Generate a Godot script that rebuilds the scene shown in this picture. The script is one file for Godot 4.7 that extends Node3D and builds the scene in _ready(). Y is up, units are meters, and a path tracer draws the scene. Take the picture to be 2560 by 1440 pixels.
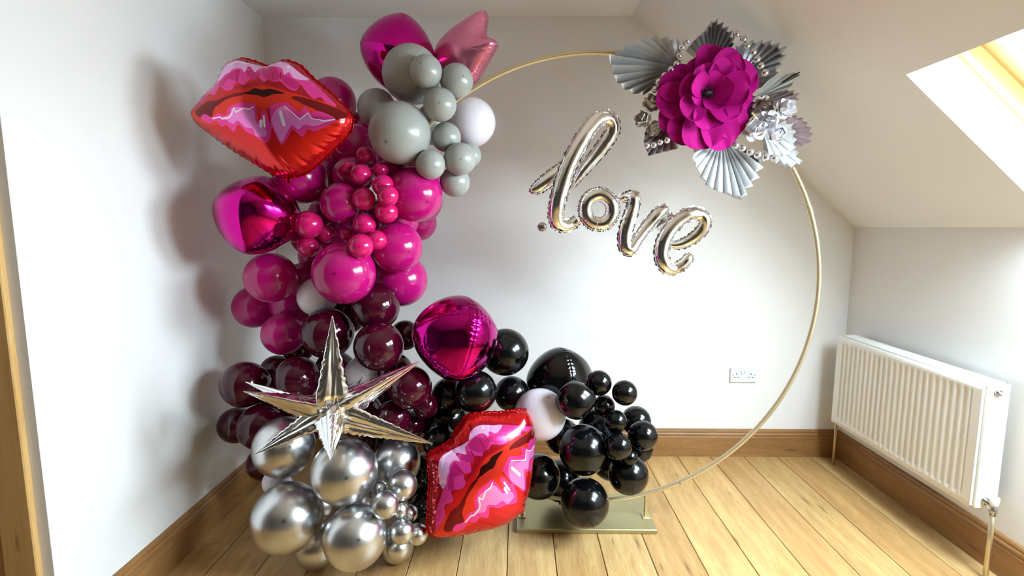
extends Node3D
# Attic room with a balloon garland on a gold hoop. Units are metres; the camera stands at x = 0, z = 0.

const LEFT := -1.35      # left wall
const RIGHT := 1.835     # low wall under the roof slope
const BACK := -2.813     # back wall
const CEIL := 2.405
const KNEE := 1.31
const SLOPE_X := 0.594   # where flat ceiling turns into the slope
const NEAR := 2.2        # wall behind the camera

var M := {}
var used := {}
var ball_mesh: ArrayMesh
var rng := RandomNumberGenerator.new()
var word_paths := {}
var wood_noise := FastNoiseLite.new()
var su := Vector2(RIGHT - SLOPE_X, KNEE - CEIL).normalized()
var sn := Vector2(-su.y, su.x)

func sl(s: float, h: float) -> Vector2:
	return Vector2(SLOPE_X, CEIL) + su * s + sn * h

func _ready():
	rng.seed = 7
	# ---- camera
	var cam := Camera3D.new()
	cam.name = "camera"
	cam.fov = 59.1
	cam.near = 0.05
	cam.transform = Transform3D(Basis(Vector3(1.000, 0.000, -0.012), Vector3(-0.001, 0.993, -0.121), Vector3(0.012, 0.121, 0.993)), Vector3(0, 1.315, 0))
	add_child(cam)
	cam.current = true
	# ---- sky and exposure
	var we := WorldEnvironment.new()
	we.name = "world_environment"
	var env := Environment.new()
	var sky_m := ProceduralSkyMaterial.new()
	sky_m.sky_top_color = Color(0.86, 0.93, 1.0)
	sky_m.sky_horizon_color = Color(0.93, 0.96, 1.0)
	sky_m.ground_bottom_color = Color(0.45, 0.44, 0.42)
	sky_m.ground_horizon_color = Color(0.6, 0.6, 0.6)
	sky_m.sky_energy_multiplier = 3.0
	var sky := Sky.new()
	sky.sky_material = sky_m
	env.background_mode = Environment.BG_SKY
	env.sky = sky
	env.tonemap_mode = Environment.TONE_MAPPER_LINEAR
	env.tonemap_exposure = 1.0
	env.sdfgi_enabled = true
	env.ssao_enabled = true
	env.ssil_enabled = true
	we.environment = env
	add_child(we)
	# ---- daylight through the two roof windows
	for zz in [[-1.70, -1.11], [-0.91, -0.32]]:
		daylight((zz[0] + zz[1]) / 2.0, zz[1] - zz[0], 6.6)
	materials()
	room()
	skylights()
	floor_boards()
	skirting()
	door_side()
	radiator()
	socket()
	hoop()
	balloons()
	foil_orbs()
	foil_lips()
	pink_star()
	starburst()
	love_word()
	flowers()

func daylight(zc: float, width: float, energy: float):
	var l := AreaLight3D.new()
	l.name = "skylight_daylight"
	l.area_size = Vector2(width, 0.62)
	l.light_color = Color(0.85, 0.945, 1.0)
	l.light_energy = energy
	l.area_range = 12.0
	l.area_attenuation = 2.0
	l.shadow_enabled = true
	var p := sl(1.33, 0.155)
	var zaxis := Vector3(sn.x, sn.y, 0)      # shines along -z of its own axes, into the room
	var yaxis := Vector3(-su.x, -su.y, 0)
	l.transform = Transform3D(Basis(yaxis.cross(zaxis), yaxis, zaxis), Vector3(p.x, p.y, zc))
	add_child(l, true)

# ------------------------------------------------------------------ helpers
func numbered(called: String) -> String:
	var n: int = used.get(called, -1) + 1
	used[called] = n
	return called if n == 0 else "%s_%03d" % [called, n]

func tag(o: Node3D, label := "", category := "", group := "", kind := ""):
	if label: o.set_meta("label", label)
	if category: o.set_meta("category", category)
	if group: o.set_meta("group", group)
	if kind: o.set_meta("kind", kind)

func thing(called: String, label: String, category: String, at := Vector3.ZERO, group := "") -> Node3D:
	var o := Node3D.new()
	o.name = numbered(called)
	o.position = at
	add_child(o)
	tag(o, label, category, group)
	return o

func obj(called: String, mesh: Mesh, mat: Material, parent: Node3D = null, at := Vector3.ZERO, basis := Basis.IDENTITY) -> MeshInstance3D:
	var o := MeshInstance3D.new()
	o.mesh = mesh
	o.material_override = mat
	o.transform = Transform3D(basis, at)
	if parent == null:
		o.name = numbered(called)
		add_child(o)
	else:
		var n := 0
		var nm := called
		while parent.has_node(nm):
			n += 1
			nm = "%s_%03d" % [called, n]
		o.name = nm
		parent.add_child(o)
	return o

func struct(called: String, mesh: Mesh, mat: Material, at := Vector3.ZERO) -> MeshInstance3D:
	var o := obj(called, mesh, mat, null, at)
	o.set_meta("kind", "structure")
	return o

func mat(c: Color, rough := 0.5, metal := 0.0) -> StandardMaterial3D:
	var m := StandardMaterial3D.new()
	m.albedo_color = c
	m.roughness = rough
	m.metallic = metal
	m.cull_mode = BaseMaterial3D.CULL_DISABLED
	return m

func surf(rows: Array, uvs = null, flat := false, cols = null) -> ArrayMesh:
	# rows[j][i]: i runs along u, j along v; u x v points outwards
	var st := SurfaceTool.new()
	st.begin(Mesh.PRIMITIVE_TRIANGLES)
	st.set_smooth_group(-1 if flat else 0)
	for j in rows.size() - 1:
		for i in rows[j].size() - 1:
			for k in [[0, 0], [0, 1], [1, 1], [0, 0], [1, 1], [1, 0]]:
				if uvs != null: st.set_uv(uvs[j + k[1]][i + k[0]])
				if cols != null: st.set_color(cols[j + k[1]][i + k[0]])
				st.add_vertex(rows[j + k[1]][i + k[0]])
	st.generate_normals()
	st.index()
	return st.commit()

func face(st: SurfaceTool, pts: Array, centre: Vector3, uvf = null):
	var n: Vector3 = (pts[1] - pts[0]).cross(pts[2] - pts[0])
	var order: Array = pts.duplicate()
	if n.dot(pts[0] - centre) > 0: order.reverse()
	for k in range(1, order.size() - 1):
		for p in [order[0], order[k], order[k + 1]]:
			if uvf != null: st.set_uv(uvf.call(p))
			st.add_vertex(p)

func prism(poly: Array, z0: float, z1: float) -> ArrayMesh:
	var st := SurfaceTool.new()
	st.begin(Mesh.PRIMITIVE_TRIANGLES)
	st.set_smooth_group(-1)
	var c := Vector3.ZERO
	for p in poly: c += Vector3(p.x, p.y, (z0 + z1) / 2) / poly.size()
	var a := []
	var b := []
	for p in poly:
		a.append(Vector3(p.x, p.y, z0))
		b.append(Vector3(p.x, p.y, z1))
	face(st, a, c)
	face(st, b, c)
	for i in poly.size():
		var j: int = (i + 1) % poly.size()
		face(st, [a[i], a[j], b[j], b[i]], c)
	st.generate_normals()
	return st.commit()

func bev_box(size: Vector3, b := 0.002, grain := 2, off := Vector2.ZERO) -> ArrayMesh:
	# a box about the origin with chamfered edges; uv runs in metres along the grain
	var st := SurfaceTool.new()
	st.begin(Mesh.PRIMITIVE_TRIANGLES)
	st.set_smooth_group(-1)
	var h := size / 2
	b = min(b, min(h.x, min(h.y, h.z)) * 0.9)
	var uvf := func(p: Vector3) -> Vector2:
		return Vector2(p[grain] / 2.0, (p[(grain + 1) % 3] + p[(grain + 2) % 3]) / 0.4) + off
	var v := func(s: Vector3, axis: int) -> Vector3:
		var p := Vector3(h.x - b, h.y - b, h.z - b)
		p[axis] = h[axis]
		return p * s
	for ax in 3:
		var a1 := (ax + 1) % 3
		var a2 := (ax + 2) % 3
		for s in [-1.0, 1.0]:
			var q := []
			for t in [[-1, -1], [1, -1], [1, 1], [-1, 1]]:
				var sg := Vector3.ONE
				sg[ax] = s; sg[a1] = t[0]; sg[a2] = t[1]
				q.append(v.call(sg, ax))
			face(st, q, Vector3.ZERO, uvf)
		for s1 in [-1.0, 1.0]:
			for s2 in [-1.0, 1.0]:
				var e0 := Vector3.ONE
				e0[a1] = s1; e0[a2] = s2; e0[ax] = -1
				var e1 := e0
				e1[ax] = 1
				face(st, [v.call(e0, a1), v.call(e1, a1), v.call(e1, a2), v.call(e0, a2)], Vector3.ZERO, uvf)
	for sx in [-1.0, 1.0]:
		for sy in [-1.0, 1.0]:
			for sz in [-1.0, 1.0]:
				var c := Vector3(sx, sy, sz)
				face(st, [v.call(c, 0), v.call(c, 1), v.call(c, 2)], Vector3.ZERO, uvf)
	st.generate_normals()
	return st.commit()

func extrude(profile: Array, from: Vector3, to: Vector3, out: Vector3) -> ArrayMesh:
	# profile points are (depth towards out, height); open along the wall
	var st := SurfaceTool.new()
	st.begin(Mesh.PRIMITIVE_TRIANGLES)
	st.set_smooth_group(-1)
	var c := (from + to) / 2 + Vector3.UP * 0.06 + out * 0.008
	var ln := from.distance_to(to)
	var n := profile.size()
	var run := 0.0
	for i in n:
		var p: Vector2 = profile[i]
		var q: Vector2 = profile[(i + 1) % n]
		var a := from + out * p.x + Vector3.UP * p.y
		var b := from + out * q.x + Vector3.UP * q.y
		var d := to - from
		var nrm := (b - a).cross(d)
		var want: Vector2 = Vector2(q.y - p.y, -(q.x - p.x))   # outward for a profile listed counter-clockwise in (out, up)
		var flip := nrm.dot(out * want.x + Vector3.UP * want.y) > 0
		var vv := [run, run + p.distance_to(q)]
		run = vv[1]
		var quad := [[a, Vector2(0, vv[0])], [b, Vector2(0, vv[1])], [b + d, Vector2(ln, vv[1])], [a + d, Vector2(ln, vv[0])]]
		if flip: quad.reverse()
		for k in [0, 1, 2, 0, 2, 3]:
			st.set_uv(Vector2(quad[k][1].x / 2.0, quad[k][1].y / 0.4))
			st.add_vertex(quad[k][0])
	for end in [from, to]:
		for i in range(1, n - 1):
			for k in [0, i, i + 1]:
				var p: Vector2 = profile[k]
				st.set_uv(Vector2(p.x, p.y / 0.4))
				st.add_vertex(end + out * p.x + Vector3.UP * p.y)
	st.generate_normals()
	return st.commit()

func lathe(profile: Array, seg := 24) -> ArrayMesh:
	# profile of (radius, height) from top to bottom, about +y
	var rows := []
	for p in profile:
		var r := []
		for i in seg + 1:
			var a := TAU * (i % seg) / seg
			r.append(Vector3(p.x * cos(a), p.y, p.x * sin(a)))
		rows.append(r)
	return surf(rows)

func spline(pts: Array, sub := 6) -> Array:
	var o := []
	for i in pts.size() - 1:
		var p0 = pts[max(i - 1, 0)]
		var p1 = pts[i]
		var p2 = pts[i + 1]
		var p3 = pts[min(i + 2, pts.size() - 1)]
		for k in sub:
			var t := float(k) / sub
			o.append(0.5 * (2.0 * p1 + (p2 - p0) * t + (2.0 * p0 - 5.0 * p1 + 4.0 * p2 - p3) * t * t + (3.0 * p1 - p0 - 3.0 * p2 + p3) * t * t * t))
	o.append(pts[-1])
	return o

func tube(path: Array, radii, seg := 12, flatten := 1.0, face_dir := Vector3.BACK, wrinkle := 0.0) -> ArrayMesh:
	var rows := []
	var n := path.size()
	for j in n:
		var t: Vector3 = (path[min(j + 1, n - 1)] - path[max(j - 1, 0)]).normalized()
		var side := t.cross(face_dir)
		if side.length() < 0.01: side = t.cross(Vector3.RIGHT)
		side = side.normalized()
		var upv := side.cross(t).normalized()
		var r: float = radii[j] if radii is Array else radii
		var row := []
		for i in seg + 1:
			var a := TAU * (i % seg) / seg
			var k := 1.0
			if wrinkle > 0:
				k += wrinkle * pow(abs(cos(a)), 3.0) * (sin(j * 2.1) + 0.6 * sin(j * 4.7 + 1.0))
			row.append(path[j] + (side * cos(a) + upv * sin(a) * flatten) * r * k)
		rows.append(row)
	rows.reverse()
	# close both ends
	var first := []
	var last := []
	for i in seg + 1:
		first.append(path[n - 1])
		last.append(path[0])
	rows.push_front(first)
	rows.push_back(last)
	for r in rows: r.reverse()
	rows.reverse()
	return surf(rows)

func ring(centre: Vector3, radius: float, r: float, a0: float, a1: float, n := 160, seg := 14) -> ArrayMesh:
	var rows := []
	for j in n + 1:
		var a := a0 + (a1 - a0) * j / n
		var d := Vector3(cos(a), sin(a), 0)
		var row := []
		for i in seg + 1:
			var b := TAU * (i % seg) / seg
			row.append(centre + d * (radius + r * cos(b)) + Vector3(0, 0, r * sin(b)))
		rows.append(row)
	for row in rows: row.reverse()
	return surf(rows)

# ------------------------------------------------------------------ materials
func wood_image(light: Color, dark: Color, seed_: int, knots: int) -> ImageTexture:
	var w := 1024
	var h := 512
	var n := FastNoiseLite.new()
	n.seed = seed_
	n.noise_type = FastNoiseLite.TYPE_SIMPLEX
	n.frequency = 1.0
	n.fractal_octaves = 3
	var n2 := FastNoiseLite.new()
	n2.seed = seed_ + 5
	n2.noise_type = FastNoiseLite.TYPE_SIMPLEX
	n2.frequency = 1.0
	n2.fractal_octaves = 2
	var r := RandomNumberGenerator.new()
	r.seed = seed_
	var kn := []
	for k in knots: kn.append([r.randf() * w, r.randf() * h, r.randf_range(4, 11)])
	var im := Image.create(w, h, false, Image.FORMAT_RGB8)
	var bytes := PackedByteArray()
	bytes.resize(w * h * 3)
	for x in w:
		var a := TAU * x / w
		var cx := cos(a)
		var sx := sin(a)
		for y in h:
			var fy := float(y)
			var pull := 0.0
			var kd := 0.0
			for k in kn:
				var dx: float = (x - k[0]) / (k[2] * 2.6)
				var dy: float = (fy - k[1]) / k[2]
				var q := dx * dx + dy * dy
				if q < 9.0:
					pull += (1.0 if dy > 0 else -1.0) * exp(-q * 0.5) * k[2] * 0.8
					kd = max(kd, exp(-q * 1.8))
			var v := (fy + pull) / h
			var slow := n.get_noise_3d(cx * 0.55, sx * 0.55, v * 7.0)
			var rings := 0.5 + 0.5 * sin((v * 30.0 + slow * 5.0) * TAU * 0.6)
			var fine := n2.get_noise_3d(cx * 3.0, sx * 3.0, v * 120.0)
			var t := clampf(0.36 + 0.34 * slow + 0.16 * (rings - 0.5) + 0.26 * fine, 0.0, 1.0)
			var c := light.lerp(dark, t)
			c = c.lerp(dark.darkened(0.5), kd * 0.55)
			var at := (y * w + x) * 3
			bytes[at] = int(c.r * 255.0)
			bytes[at + 1] = int(c.g * 255.0)
			bytes[at + 2] = int(c.b * 255.0)
	im = Image.create_from_data(w, h, false, Image.FORMAT_RGB8, bytes)
	return ImageTexture.create_from_image(im)

func materials():
	M.wall = mat(Color(0.925, 0.913, 0.90), 0.85)
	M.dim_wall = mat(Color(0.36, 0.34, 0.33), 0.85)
	M.ceiling = mat(Color(0.94, 0.935, 0.925), 0.9)
	M.reveal = mat(Color(0.95, 0.95, 0.94), 0.7)
	M.white_paint = mat(Color(0.93, 0.93, 0.91), 0.35)
	M.radiator = mat(Color(0.93, 0.92, 0.89), 0.32)
	M.gap = mat(Color(0.10, 0.07, 0.05), 0.9)
	var oak := wood_image(Color(0.84, 0.705, 0.48), Color(0.64, 0.48, 0.29), 11, 5)
	M.oak = []
	for c in [Color(1, 1, 1), Color(0.95, 0.94, 0.91), Color(0.90, 0.86, 0.80), Color(1.0, 0.98, 0.95), Color(0.93, 0.89, 0.85)]:
		var m := mat(c, 0.42)
		m.albedo_texture = oak
		M.oak.append(m)
	var dk := wood_image(Color(0.65, 0.48, 0.29), Color(0.48, 0.32, 0.17), 23, 6)
	M.skirting = mat(Color(1, 1, 1), 0.4)
	M.skirting.albedo_texture = dk
	var pine := wood_image(Color(0.86, 0.70, 0.46), Color(0.74, 0.56, 0.33), 31, 3)
	M.pine = mat(Color(1, 1, 1), 0.45)
	M.pine.albedo_texture = pine
	M.door = mat(Color(0.97, 0.95, 0.92), 0.45)
	M.door.albedo_texture = pine
	# balloons
	M.mag = latex(Color(0.70, 0.06, 0.42), 0.15)
	M.pink = latex(Color(0.78, 0.08, 0.38), 0.15)
	M.grey = latex(Color(0.60, 0.60, 0.575), 0.28)
	M.white = latex(Color(0.90, 0.87, 0.90), 0.24)
	M.burg = latex(Color(0.25, 0.015, 0.10), 0.07)
	M.black = latex(Color(0.022, 0.028, 0.036), 0.15)
	M.chrome = latex(Color(0.84, 0.845, 0.85), 0.3)
	M.chrome.metallic = 1.0
	M.fuchsia_foil = mat(Color(0.76, 0.08, 0.53), 0.09, 1.0)
	M.black_foil = mat(Color(0.018, 0.02, 0.024), 0.12, 0.0)
	M.pink_foil = mat(Color(0.88, 0.52, 0.65), 0.25, 0.8)
	M.red_foil = mat(Color(0.72, 0.06, 0.09), 0.12, 1.0)
	M.silver_foil = mat(Color(0.98, 0.98, 0.98), 0.09, 1.0)
	M.star_foil = mat(Color(0.98, 0.98, 0.98), 0.14, 1.0)
	M.silver_seam = mat(Color(0.86, 0.86, 0.85), 0.2, 1.0)
	M.gold = mat(Color(0.83, 0.76, 0.61), 0.32, 0.8)
	M.gold_plate = mat(Color(0.70, 0.66, 0.50), 0.38, 0.8)
	M.plastic = mat(Color(0.88, 0.89, 0.90), 0.35)
	M.plastic_dark = mat(Color(0.05, 0.05, 0.055), 0.5)
	M.steel = mat(Color(0.72, 0.72, 0.72), 0.25, 1.0)
	M.fan_bright = mat(Color(0.88, 0.88, 0.88), 0.27, 0.7)
	M.fan_mid = mat(Color(0.74, 0.74, 0.75), 0.26, 0.75)
	M.fan_rose = mat(Color(0.72, 0.66, 0.67), 0.33, 0.7)
	M.fan_plain = mat(Color(0.58, 0.57, 0.54), 0.55, 0.3)
	M.fan_plum = mat(Color(0.36, 0.14, 0.26), 0.5, 0.2)
	M.petal = mat(Color(0.62, 0.0, 0.41), 0.75)
	M.petal.metallic_specular = 0.25
	M.petal.backlight_enabled = true
	M.petal.backlight = Color(0.12, 0.0, 0.07)
	M.stamen = mat(Color(0.10, 0.035, 0.09), 0.6)
	M.rose_white = mat(Color(0.93, 0.92, 0.93), 0.65)
	M.rose_taupe = mat(Color(0.76, 0.71, 0.67), 0.6)
	M.leaf = mat(Color(0.36, 0.37, 0.28), 0.6)
	M.bead = mat(Color(0.86, 0.85, 0.86), 0.16, 0.9)
	M.cord = mat(Color(0.5, 0.5, 0.5), 0.5)

func latex(c: Color, rough: float) -> StandardMaterial3D:
	var m := mat(c, rough)
	m.vertex_color_use_as_albedo = true
	m.cull_mode = BaseMaterial3D.CULL_BACK
	return m

# ------------------------------------------------------------------ room
func room():
	var box := func(called: String, lo: Vector3, hi: Vector3, m: Material):
		return struct(called, bev_box(hi - lo, 0.001), m, (lo + hi) / 2)
	box.call("wall_back", Vector3(-3.0, -0.06, BACK - 0.14), Vector3(RIGHT + 0.14, 2.7, BACK), M.wall)
	box.call("wall_left", Vector3(LEFT - 0.11, -0.06, BACK - 0.01), Vector3(LEFT, 2.7, -1.353), M.wall)
	box.call("wall_right", Vector3(RIGHT, -0.06, BACK - 0.01), Vector3(RIGHT + 0.12, KNEE + 0.04, NEAR + 0.1), M.wall)
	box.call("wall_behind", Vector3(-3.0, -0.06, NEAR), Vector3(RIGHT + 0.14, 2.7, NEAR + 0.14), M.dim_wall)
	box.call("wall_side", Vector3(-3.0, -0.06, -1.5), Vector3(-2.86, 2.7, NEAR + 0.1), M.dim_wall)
	box.call("wall_over_door", Vector3(-2.9, 2.08, -1.475), Vector3(LEFT - 0.10, 2.7, -1.365), M.wall)
	box.call("wall_beside_door", Vector3(-2.9, -0.06, -1.475), Vector3(-2.33, 2.09, -1.365), M.wall)
	box.call("ceiling", Vector3(-3.0, CEIL, BACK - 0.1), Vector3(SLOPE_X, 2.62, NEAR + 0.1), M.ceiling)
	# the slope, with two openings
	var s0 := -0.16
	var s1 := 1.86
	var top := 0.903
	var low := 1.63
	var th := 0.15
	var slab := func(a: float, b: float, z0: float, z1: float):
		var o := obj("plaster", prism([sl(a, 0), sl(b, 0), sl(b, th), sl(a, th)], z0, z1), M.ceiling)
		return o
	var zs := [-1.753, -1.06, -0.96, -0.27]
	var root := Node3D.new()
	root.name = "ceiling_slope"
	add_child(root)
	root.set_meta("kind", "structure")
	var pieces := [[0.0, 1.75, BACK - 0.1, zs[0]], [0.0, 1.75, zs[3], NEAR + 0.1], [0.0, top, zs[0], zs[3]], [low, 1.75, zs[0], zs[3]], [top, low, zs[1], zs[2]]]
	for p in pieces:
		var a: float = p[0]
		var b: float = p[1]
		obj("plaster_panel", prism([sl(a, 0), sl(b, 0), sl(b, th), sl(a, th)], p[2], p[3]), M.ceiling, root)
	# roof build-up above the plaster, so that no light leaks in beside the openings
	for p in pieces:
		var a2: float = p[0] - (0.25 if p[0] == 0.0 else 0.0)
		var b2: float = p[1] + (0.25 if p[1] == 1.75 else 0.0)
		obj("roof_deck", prism([sl(a2, th), sl(b2, th), sl(b2, th + 0.05), sl(a2, th + 0.05)], p[2], p[3]), M.pine, root)

func skylights():
	var n := 0
	for zz in [[-1.753, -1.06], [-0.96, -0.27]]:
		n += 1
		var z0: float = zz[0]
		var z1: float = zz[1]
		var root := Node3D.new()
		root.name = "window_%d" % n
		add_child(root)
		tag(root, "pine framed roof window in the sloping ceiling, " + ("far one over the radiator" if n == 1 else "nearer one beside the camera"), "", "", "structure")
		var bar := func(called: String, s0: float, s1: float, h0: float, h1: float, za: float, zb: float, m: Material):
			obj(called, prism([sl(s0, h0), sl(s1, h0), sl(s1, h1), sl(s0, h1)], za, zb), m, root)
		# fixed frame round the opening
		bar.call("frame", 0.86, 1.70, 0.152, 0.26, z0 - 0.02, z0 + 0.035, M.pine)
		bar.call("frame", 0.86, 1.70, 0.152, 0.26, z1 - 0.035, z1 + 0.02, M.pine)
		bar.call("frame", 0.86, 0.925, 0.152, 0.26, z0 + 0.035, z1 - 0.035, M.pine)
		bar.call("frame", 1.64, 1.70, 0.152, 0.26, z0 + 0.035, z1 - 0.035, M.pine)
		# opening sash
		bar.call("sash", 0.93, 1.64, 0.195, 0.25, z0 + 0.037, z0 + 0.085, M.pine)
		bar.call("sash", 0.93, 1.64, 0.195, 0.25, z1 - 0.085, z1 - 0.037, M.pine)
		bar.call("sash", 0.93, 0.985, 0.195, 0.25, z0 + 0.085, z1 - 0.085, M.pine)
		bar.call("sash", 1.59, 1.64, 0.195, 0.25, z0 + 0.085, z1 - 0.085, M.pine)
		bar.call("blind_rail", 0.905, 0.955, 0.14, 0.172, z0 + 0.04, z1 - 0.04, M.white_paint)
		bar.call("vent_bar", 0.99, 1.012, 0.17, 0.192, z0 + 0.11, z1 - 0.11, M.steel)
		var gl := mat(Color(0.95, 0.98, 1.0, 0.06), 0.02)
		gl.transparency = BaseMaterial3D.TRANSPARENCY_ALPHA
		bar.call("pane", 0.98, 1.595, 0.218, 0.226, z0 + 0.08, z1 - 0.08, gl)

func floor_boards():
	var root := struct("floor", bev_box(Vector3(5.0, 0.04, 5.3), 0.001), M.gap, Vector3(-0.53, -0.042, -0.3))
	var w := 0.1915
	var x0 := 0.916
	for k in range(-20, 6):
		var xa := x0 + k * w
		var xb := xa + w
		if xb > RIGHT: xb = RIGHT
		if xb - xa < 0.02 or xa < -2.87: continue
		var z := BACK + 0.002
		var first := true
		while z < NEAR:
			var ln := rng.randf_range(1.1, 2.0)
			if first: ln = rng.randf_range(0.5, 2.0)
			first = false
			var ze: float = min(z + ln, NEAR)
			var size := Vector3(xb - xa - 0.003, 0.02, ze - z - 0.002)
			var c := Vector3((xa + xb) / 2, -0.01 + rng.randf_range(-0.0004, 0.0), (z + ze) / 2)
			obj("plank", bev_box(size, 0.0016, 2, Vector2(rng.randf(), rng.randf())), M.oak[rng.randi() % 5], root, c - root.position)
			z = ze

func skirting():
	var prof := [Vector2(0, 0), Vector2(0.019, 0), Vector2(0.019, 0.116), Vector2(0.0165, 0.119), Vector2(0.0165, 0.122), Vector2(0.0185, 0.125), Vector2(0.0185, 0.133), Vector2(0.0155, 0.139), Vector2(0.0125, 0.141), Vector2(0.0125, 0.144), Vector2(0.0135, 0.148), Vector2(0.011, 0.155), Vector2(0.006, 0.159), Vector2(0, 0.160)]
	struct("baseboard_back", extrude(prof, Vector3(LEFT, 0, BACK), Vector3(RIGHT, 0, BACK), Vector3(0, 0, 1)), M.skirting)
	struct("baseboard_left", extrude(prof, Vector3(LEFT, 0, -1.36), Vector3(LEFT, 0, BACK), Vector3(1, 0, 0)), M.skirting)
	struct("baseboard_right", extrude(prof, Vector3(RIGHT, 0, BACK), Vector3(RIGHT, 0, NEAR), Vector3(-1, 0, 0)), M.skirting)

func door_side():
	var root := Node3D.new()
	root.name = "door_1"
	add_child(root)
	tag(root, "pine door and casing at the left edge beside the bright wall", "", "", "structure")
	var bx := func(called: String, lo: Vector3, hi: Vector3, m: Material, b := 0.003):
		obj(called, bev_box(hi - lo, b, 1, Vector2(rng.randf(), rng.randf())), m, root, (lo + hi) / 2)
	bx.call("casing", Vector3(-1.478, 0, -1.366), Vector3(-1.383, 2.12, -1.335), M.pine)
	bx.call("casing", Vector3(-2.41, 0, -1.366), Vector3(-2.315, 2.12, -1.335), M.pine)
	bx.call("casing", Vector3(-2.315, 2.03, -1.366), Vector3(-1.478, 2.12, -1.335), M.pine)
	for k in 6:
		bx.call("door_board", Vector3(-2.313 + k * 0.1385, 0.006, -1.385), Vector3(-2.313 + (k + 1) * 0.1385 - 0.001, 2.03, -1.352), M.door, 0.004)
	obj("door_handle", tube([Vector3(-2.22, 1.0, -1.352), Vector3(-2.22, 1.0, -1.31), Vector3(-2.21, 1.0, -1.298), Vector3(-2.11, 1.0, -1.298)], 0.009, 10, 1.0, Vector3.UP), M.steel, root)

func radiator():
	var xf := 1.70
	var xb := 1.80
	var z0 := -2.67
	var z1 := -1.822
	var y0 := 0.262
	var y1 := 0.742
	var root := thing("radiator", "white double panel radiator with fluted front on the low right wall", "radiator", Vector3(1.75, 0, (z0 + z1) / 2))
	var o := root.position
	# fluted front
	var rows := []
	var pitch := 0.0332
	var nz := 26 * 8
	for j in 15:
		var ty := [0.0, 0.004, 0.05, 0.06, 0.075, 0.09, 0.3, 0.5, 0.7, 0.91, 0.925, 0.94, 0.95, 0.996, 1.0][j] as float
		var row := []
		for i in nz + 1:
			var z: float = lerp(z0, z1, float(i) / nz)
			var ph := fposmod((z - z0) / pitch, 1.0)
			var f: float = smoothstep(0.18, 0.34, ph) * (1.0 - smoothstep(0.66, 0.82, ph))
			var mask: float = smoothstep(0.055, 0.092, ty) * (1.0 - smoothstep(0.908, 0.945, ty))
			if i < 10 or i > nz - 10: mask = 0.0
			var x := xf + 0.0075 * f * mask
			if j == 0 or j == 14: x = xf + 0.004
			row.append(Vector3(x, lerp(y0, y1 - 0.003, ty), z) - o)
		rows.append(row)
	obj("front_panel", surf(rows), M.radiator, root)
	var bx := func(called: String, lo: Vector3, hi: Vector3, m: Material, b := 0.003):
		return obj(called, bev_box(hi - lo, b), m, root, (lo + hi) / 2 - o)
	bx.call("panel_core", Vector3(xf + 0.009, y0 + 0.004, z0 + 0.004), Vector3(xf + 0.019, y1 - 0.008, z1 - 0.005), M.radiator)
	bx.call("back_panel", Vector3(xb - 0.012, y0 + 0.002, z0 + 0.004), Vector3(xb, y1 - 0.006, z1 - 0.003), M.radiator)
	bx.call("convector", Vector3(xf + 0.03, y0 + 0.03, z0 + 0.03), Vector3(xb - 0.02, y1 - 0.03, z1 - 0.03), M.gap)
	bx.call("side_cover", Vector3(xf + 0.021, y0 - 0.002, z1 - 0.014), Vector3(xb + 0.002, y1, z1 + 0.004), M.radiator)
	bx.call("side_cover", Vector3(xf + 0.021, y0 - 0.002, z0 - 0.004), Vector3(xb + 0.002, y1, z0 + 0.014), M.radiator)
	for r in [[xf + 0.02, xf + 0.034], [xb - 0.014, xb + 0.002]]:
		bx.call("top_rail", Vector3(r[0], y1 - 0.012, z0), Vector3(r[1], y1, z1), M.radiator)
	for k in 64:
		var z: float = z0 + 0.016 + k * (z1 - z0 - 0.032) / 63.0
		bx.call("grille_slat", Vector3(xf + 0.033, y1 - 0.009, z - 0.0045), Vector3(xb - 0.013, y1 - 0.001, z + 0.0045), M.radiator, 0.001)
	# air vent on the near end
	var turn := Basis(Vector3.RIGHT, PI / 2)
	var vent := obj("air_vent", lathe([Vector2(0, 0.012), Vector2(0.010, 0.012), Vector2(0.012, 0.009), Vector2(0.012, 0.0), Vector2(0, 0)], 20), M.steel, root, Vector3(xf + 0.052, y1 - 0.03, z1 + 0.004) - o, turn)
	obj("vent_screw", lathe([Vector2(0, 0.010), Vector2(0.004, 0.009), Vector2(0.005, 0.0), Vector2(0, 0)], 10), M.white_paint, vent, Vector3(0, 0.011, 0))
	# valve and pipe on the near end
	var vx := xf + 0.052
	var vz := z1 + 0.042
	obj("valve_tail", tube([Vector3(vx, 0.292, z1), Vector3(vx, 0.292, z1 + 0.012), Vector3(vx, 0.292, z1 + 0.0125), Vector3(vx, 0.288, vz)], [0.0135, 0.0135, 0.009, 0.009], 14, 1.0, Vector3.UP), M.steel, root, -o)
	obj("valve_body", lathe([Vector2(0, 0.30), Vector2(0.009, 0.30), Vector2(0.0095, 0.283), Vector2(0.0125, 0.280), Vector2(0.0125, 0.268), Vector2(0.009, 0.265), Vector2(0.009, 0.255), Vector2(0, 0.255)], 18), M.steel, root, Vector3(vx, 0, vz) - o)
	obj("valve_cap", lathe([Vector2(0, 0.327), Vector2(0.013, 0.327), Vector2(0.0155, 0.325), Vector2(0.0135, 0.30), Vector2(0.011, 0.292), Vector2(0, 0.292)], 20), M.white_paint, root, Vector3(vx, 0, vz) - o)
	obj("pipe", tube([Vector3(vx, 0.262, vz), Vector3(vx, 0.12, vz), Vector3(vx, 0.0, vz)], 0.0085, 14, 1.0, Vector3.BACK), M.gold, root, -o)
	obj("pipe_collar", lathe([Vector2(0.0086, 0.005), Vector2(0.014, 0.004), Vector2(0.016, 0.0), Vector2(0.0086, 0.0)], 18), M.gold, root, Vector3(vx, 0.0005, vz) - o)
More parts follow.
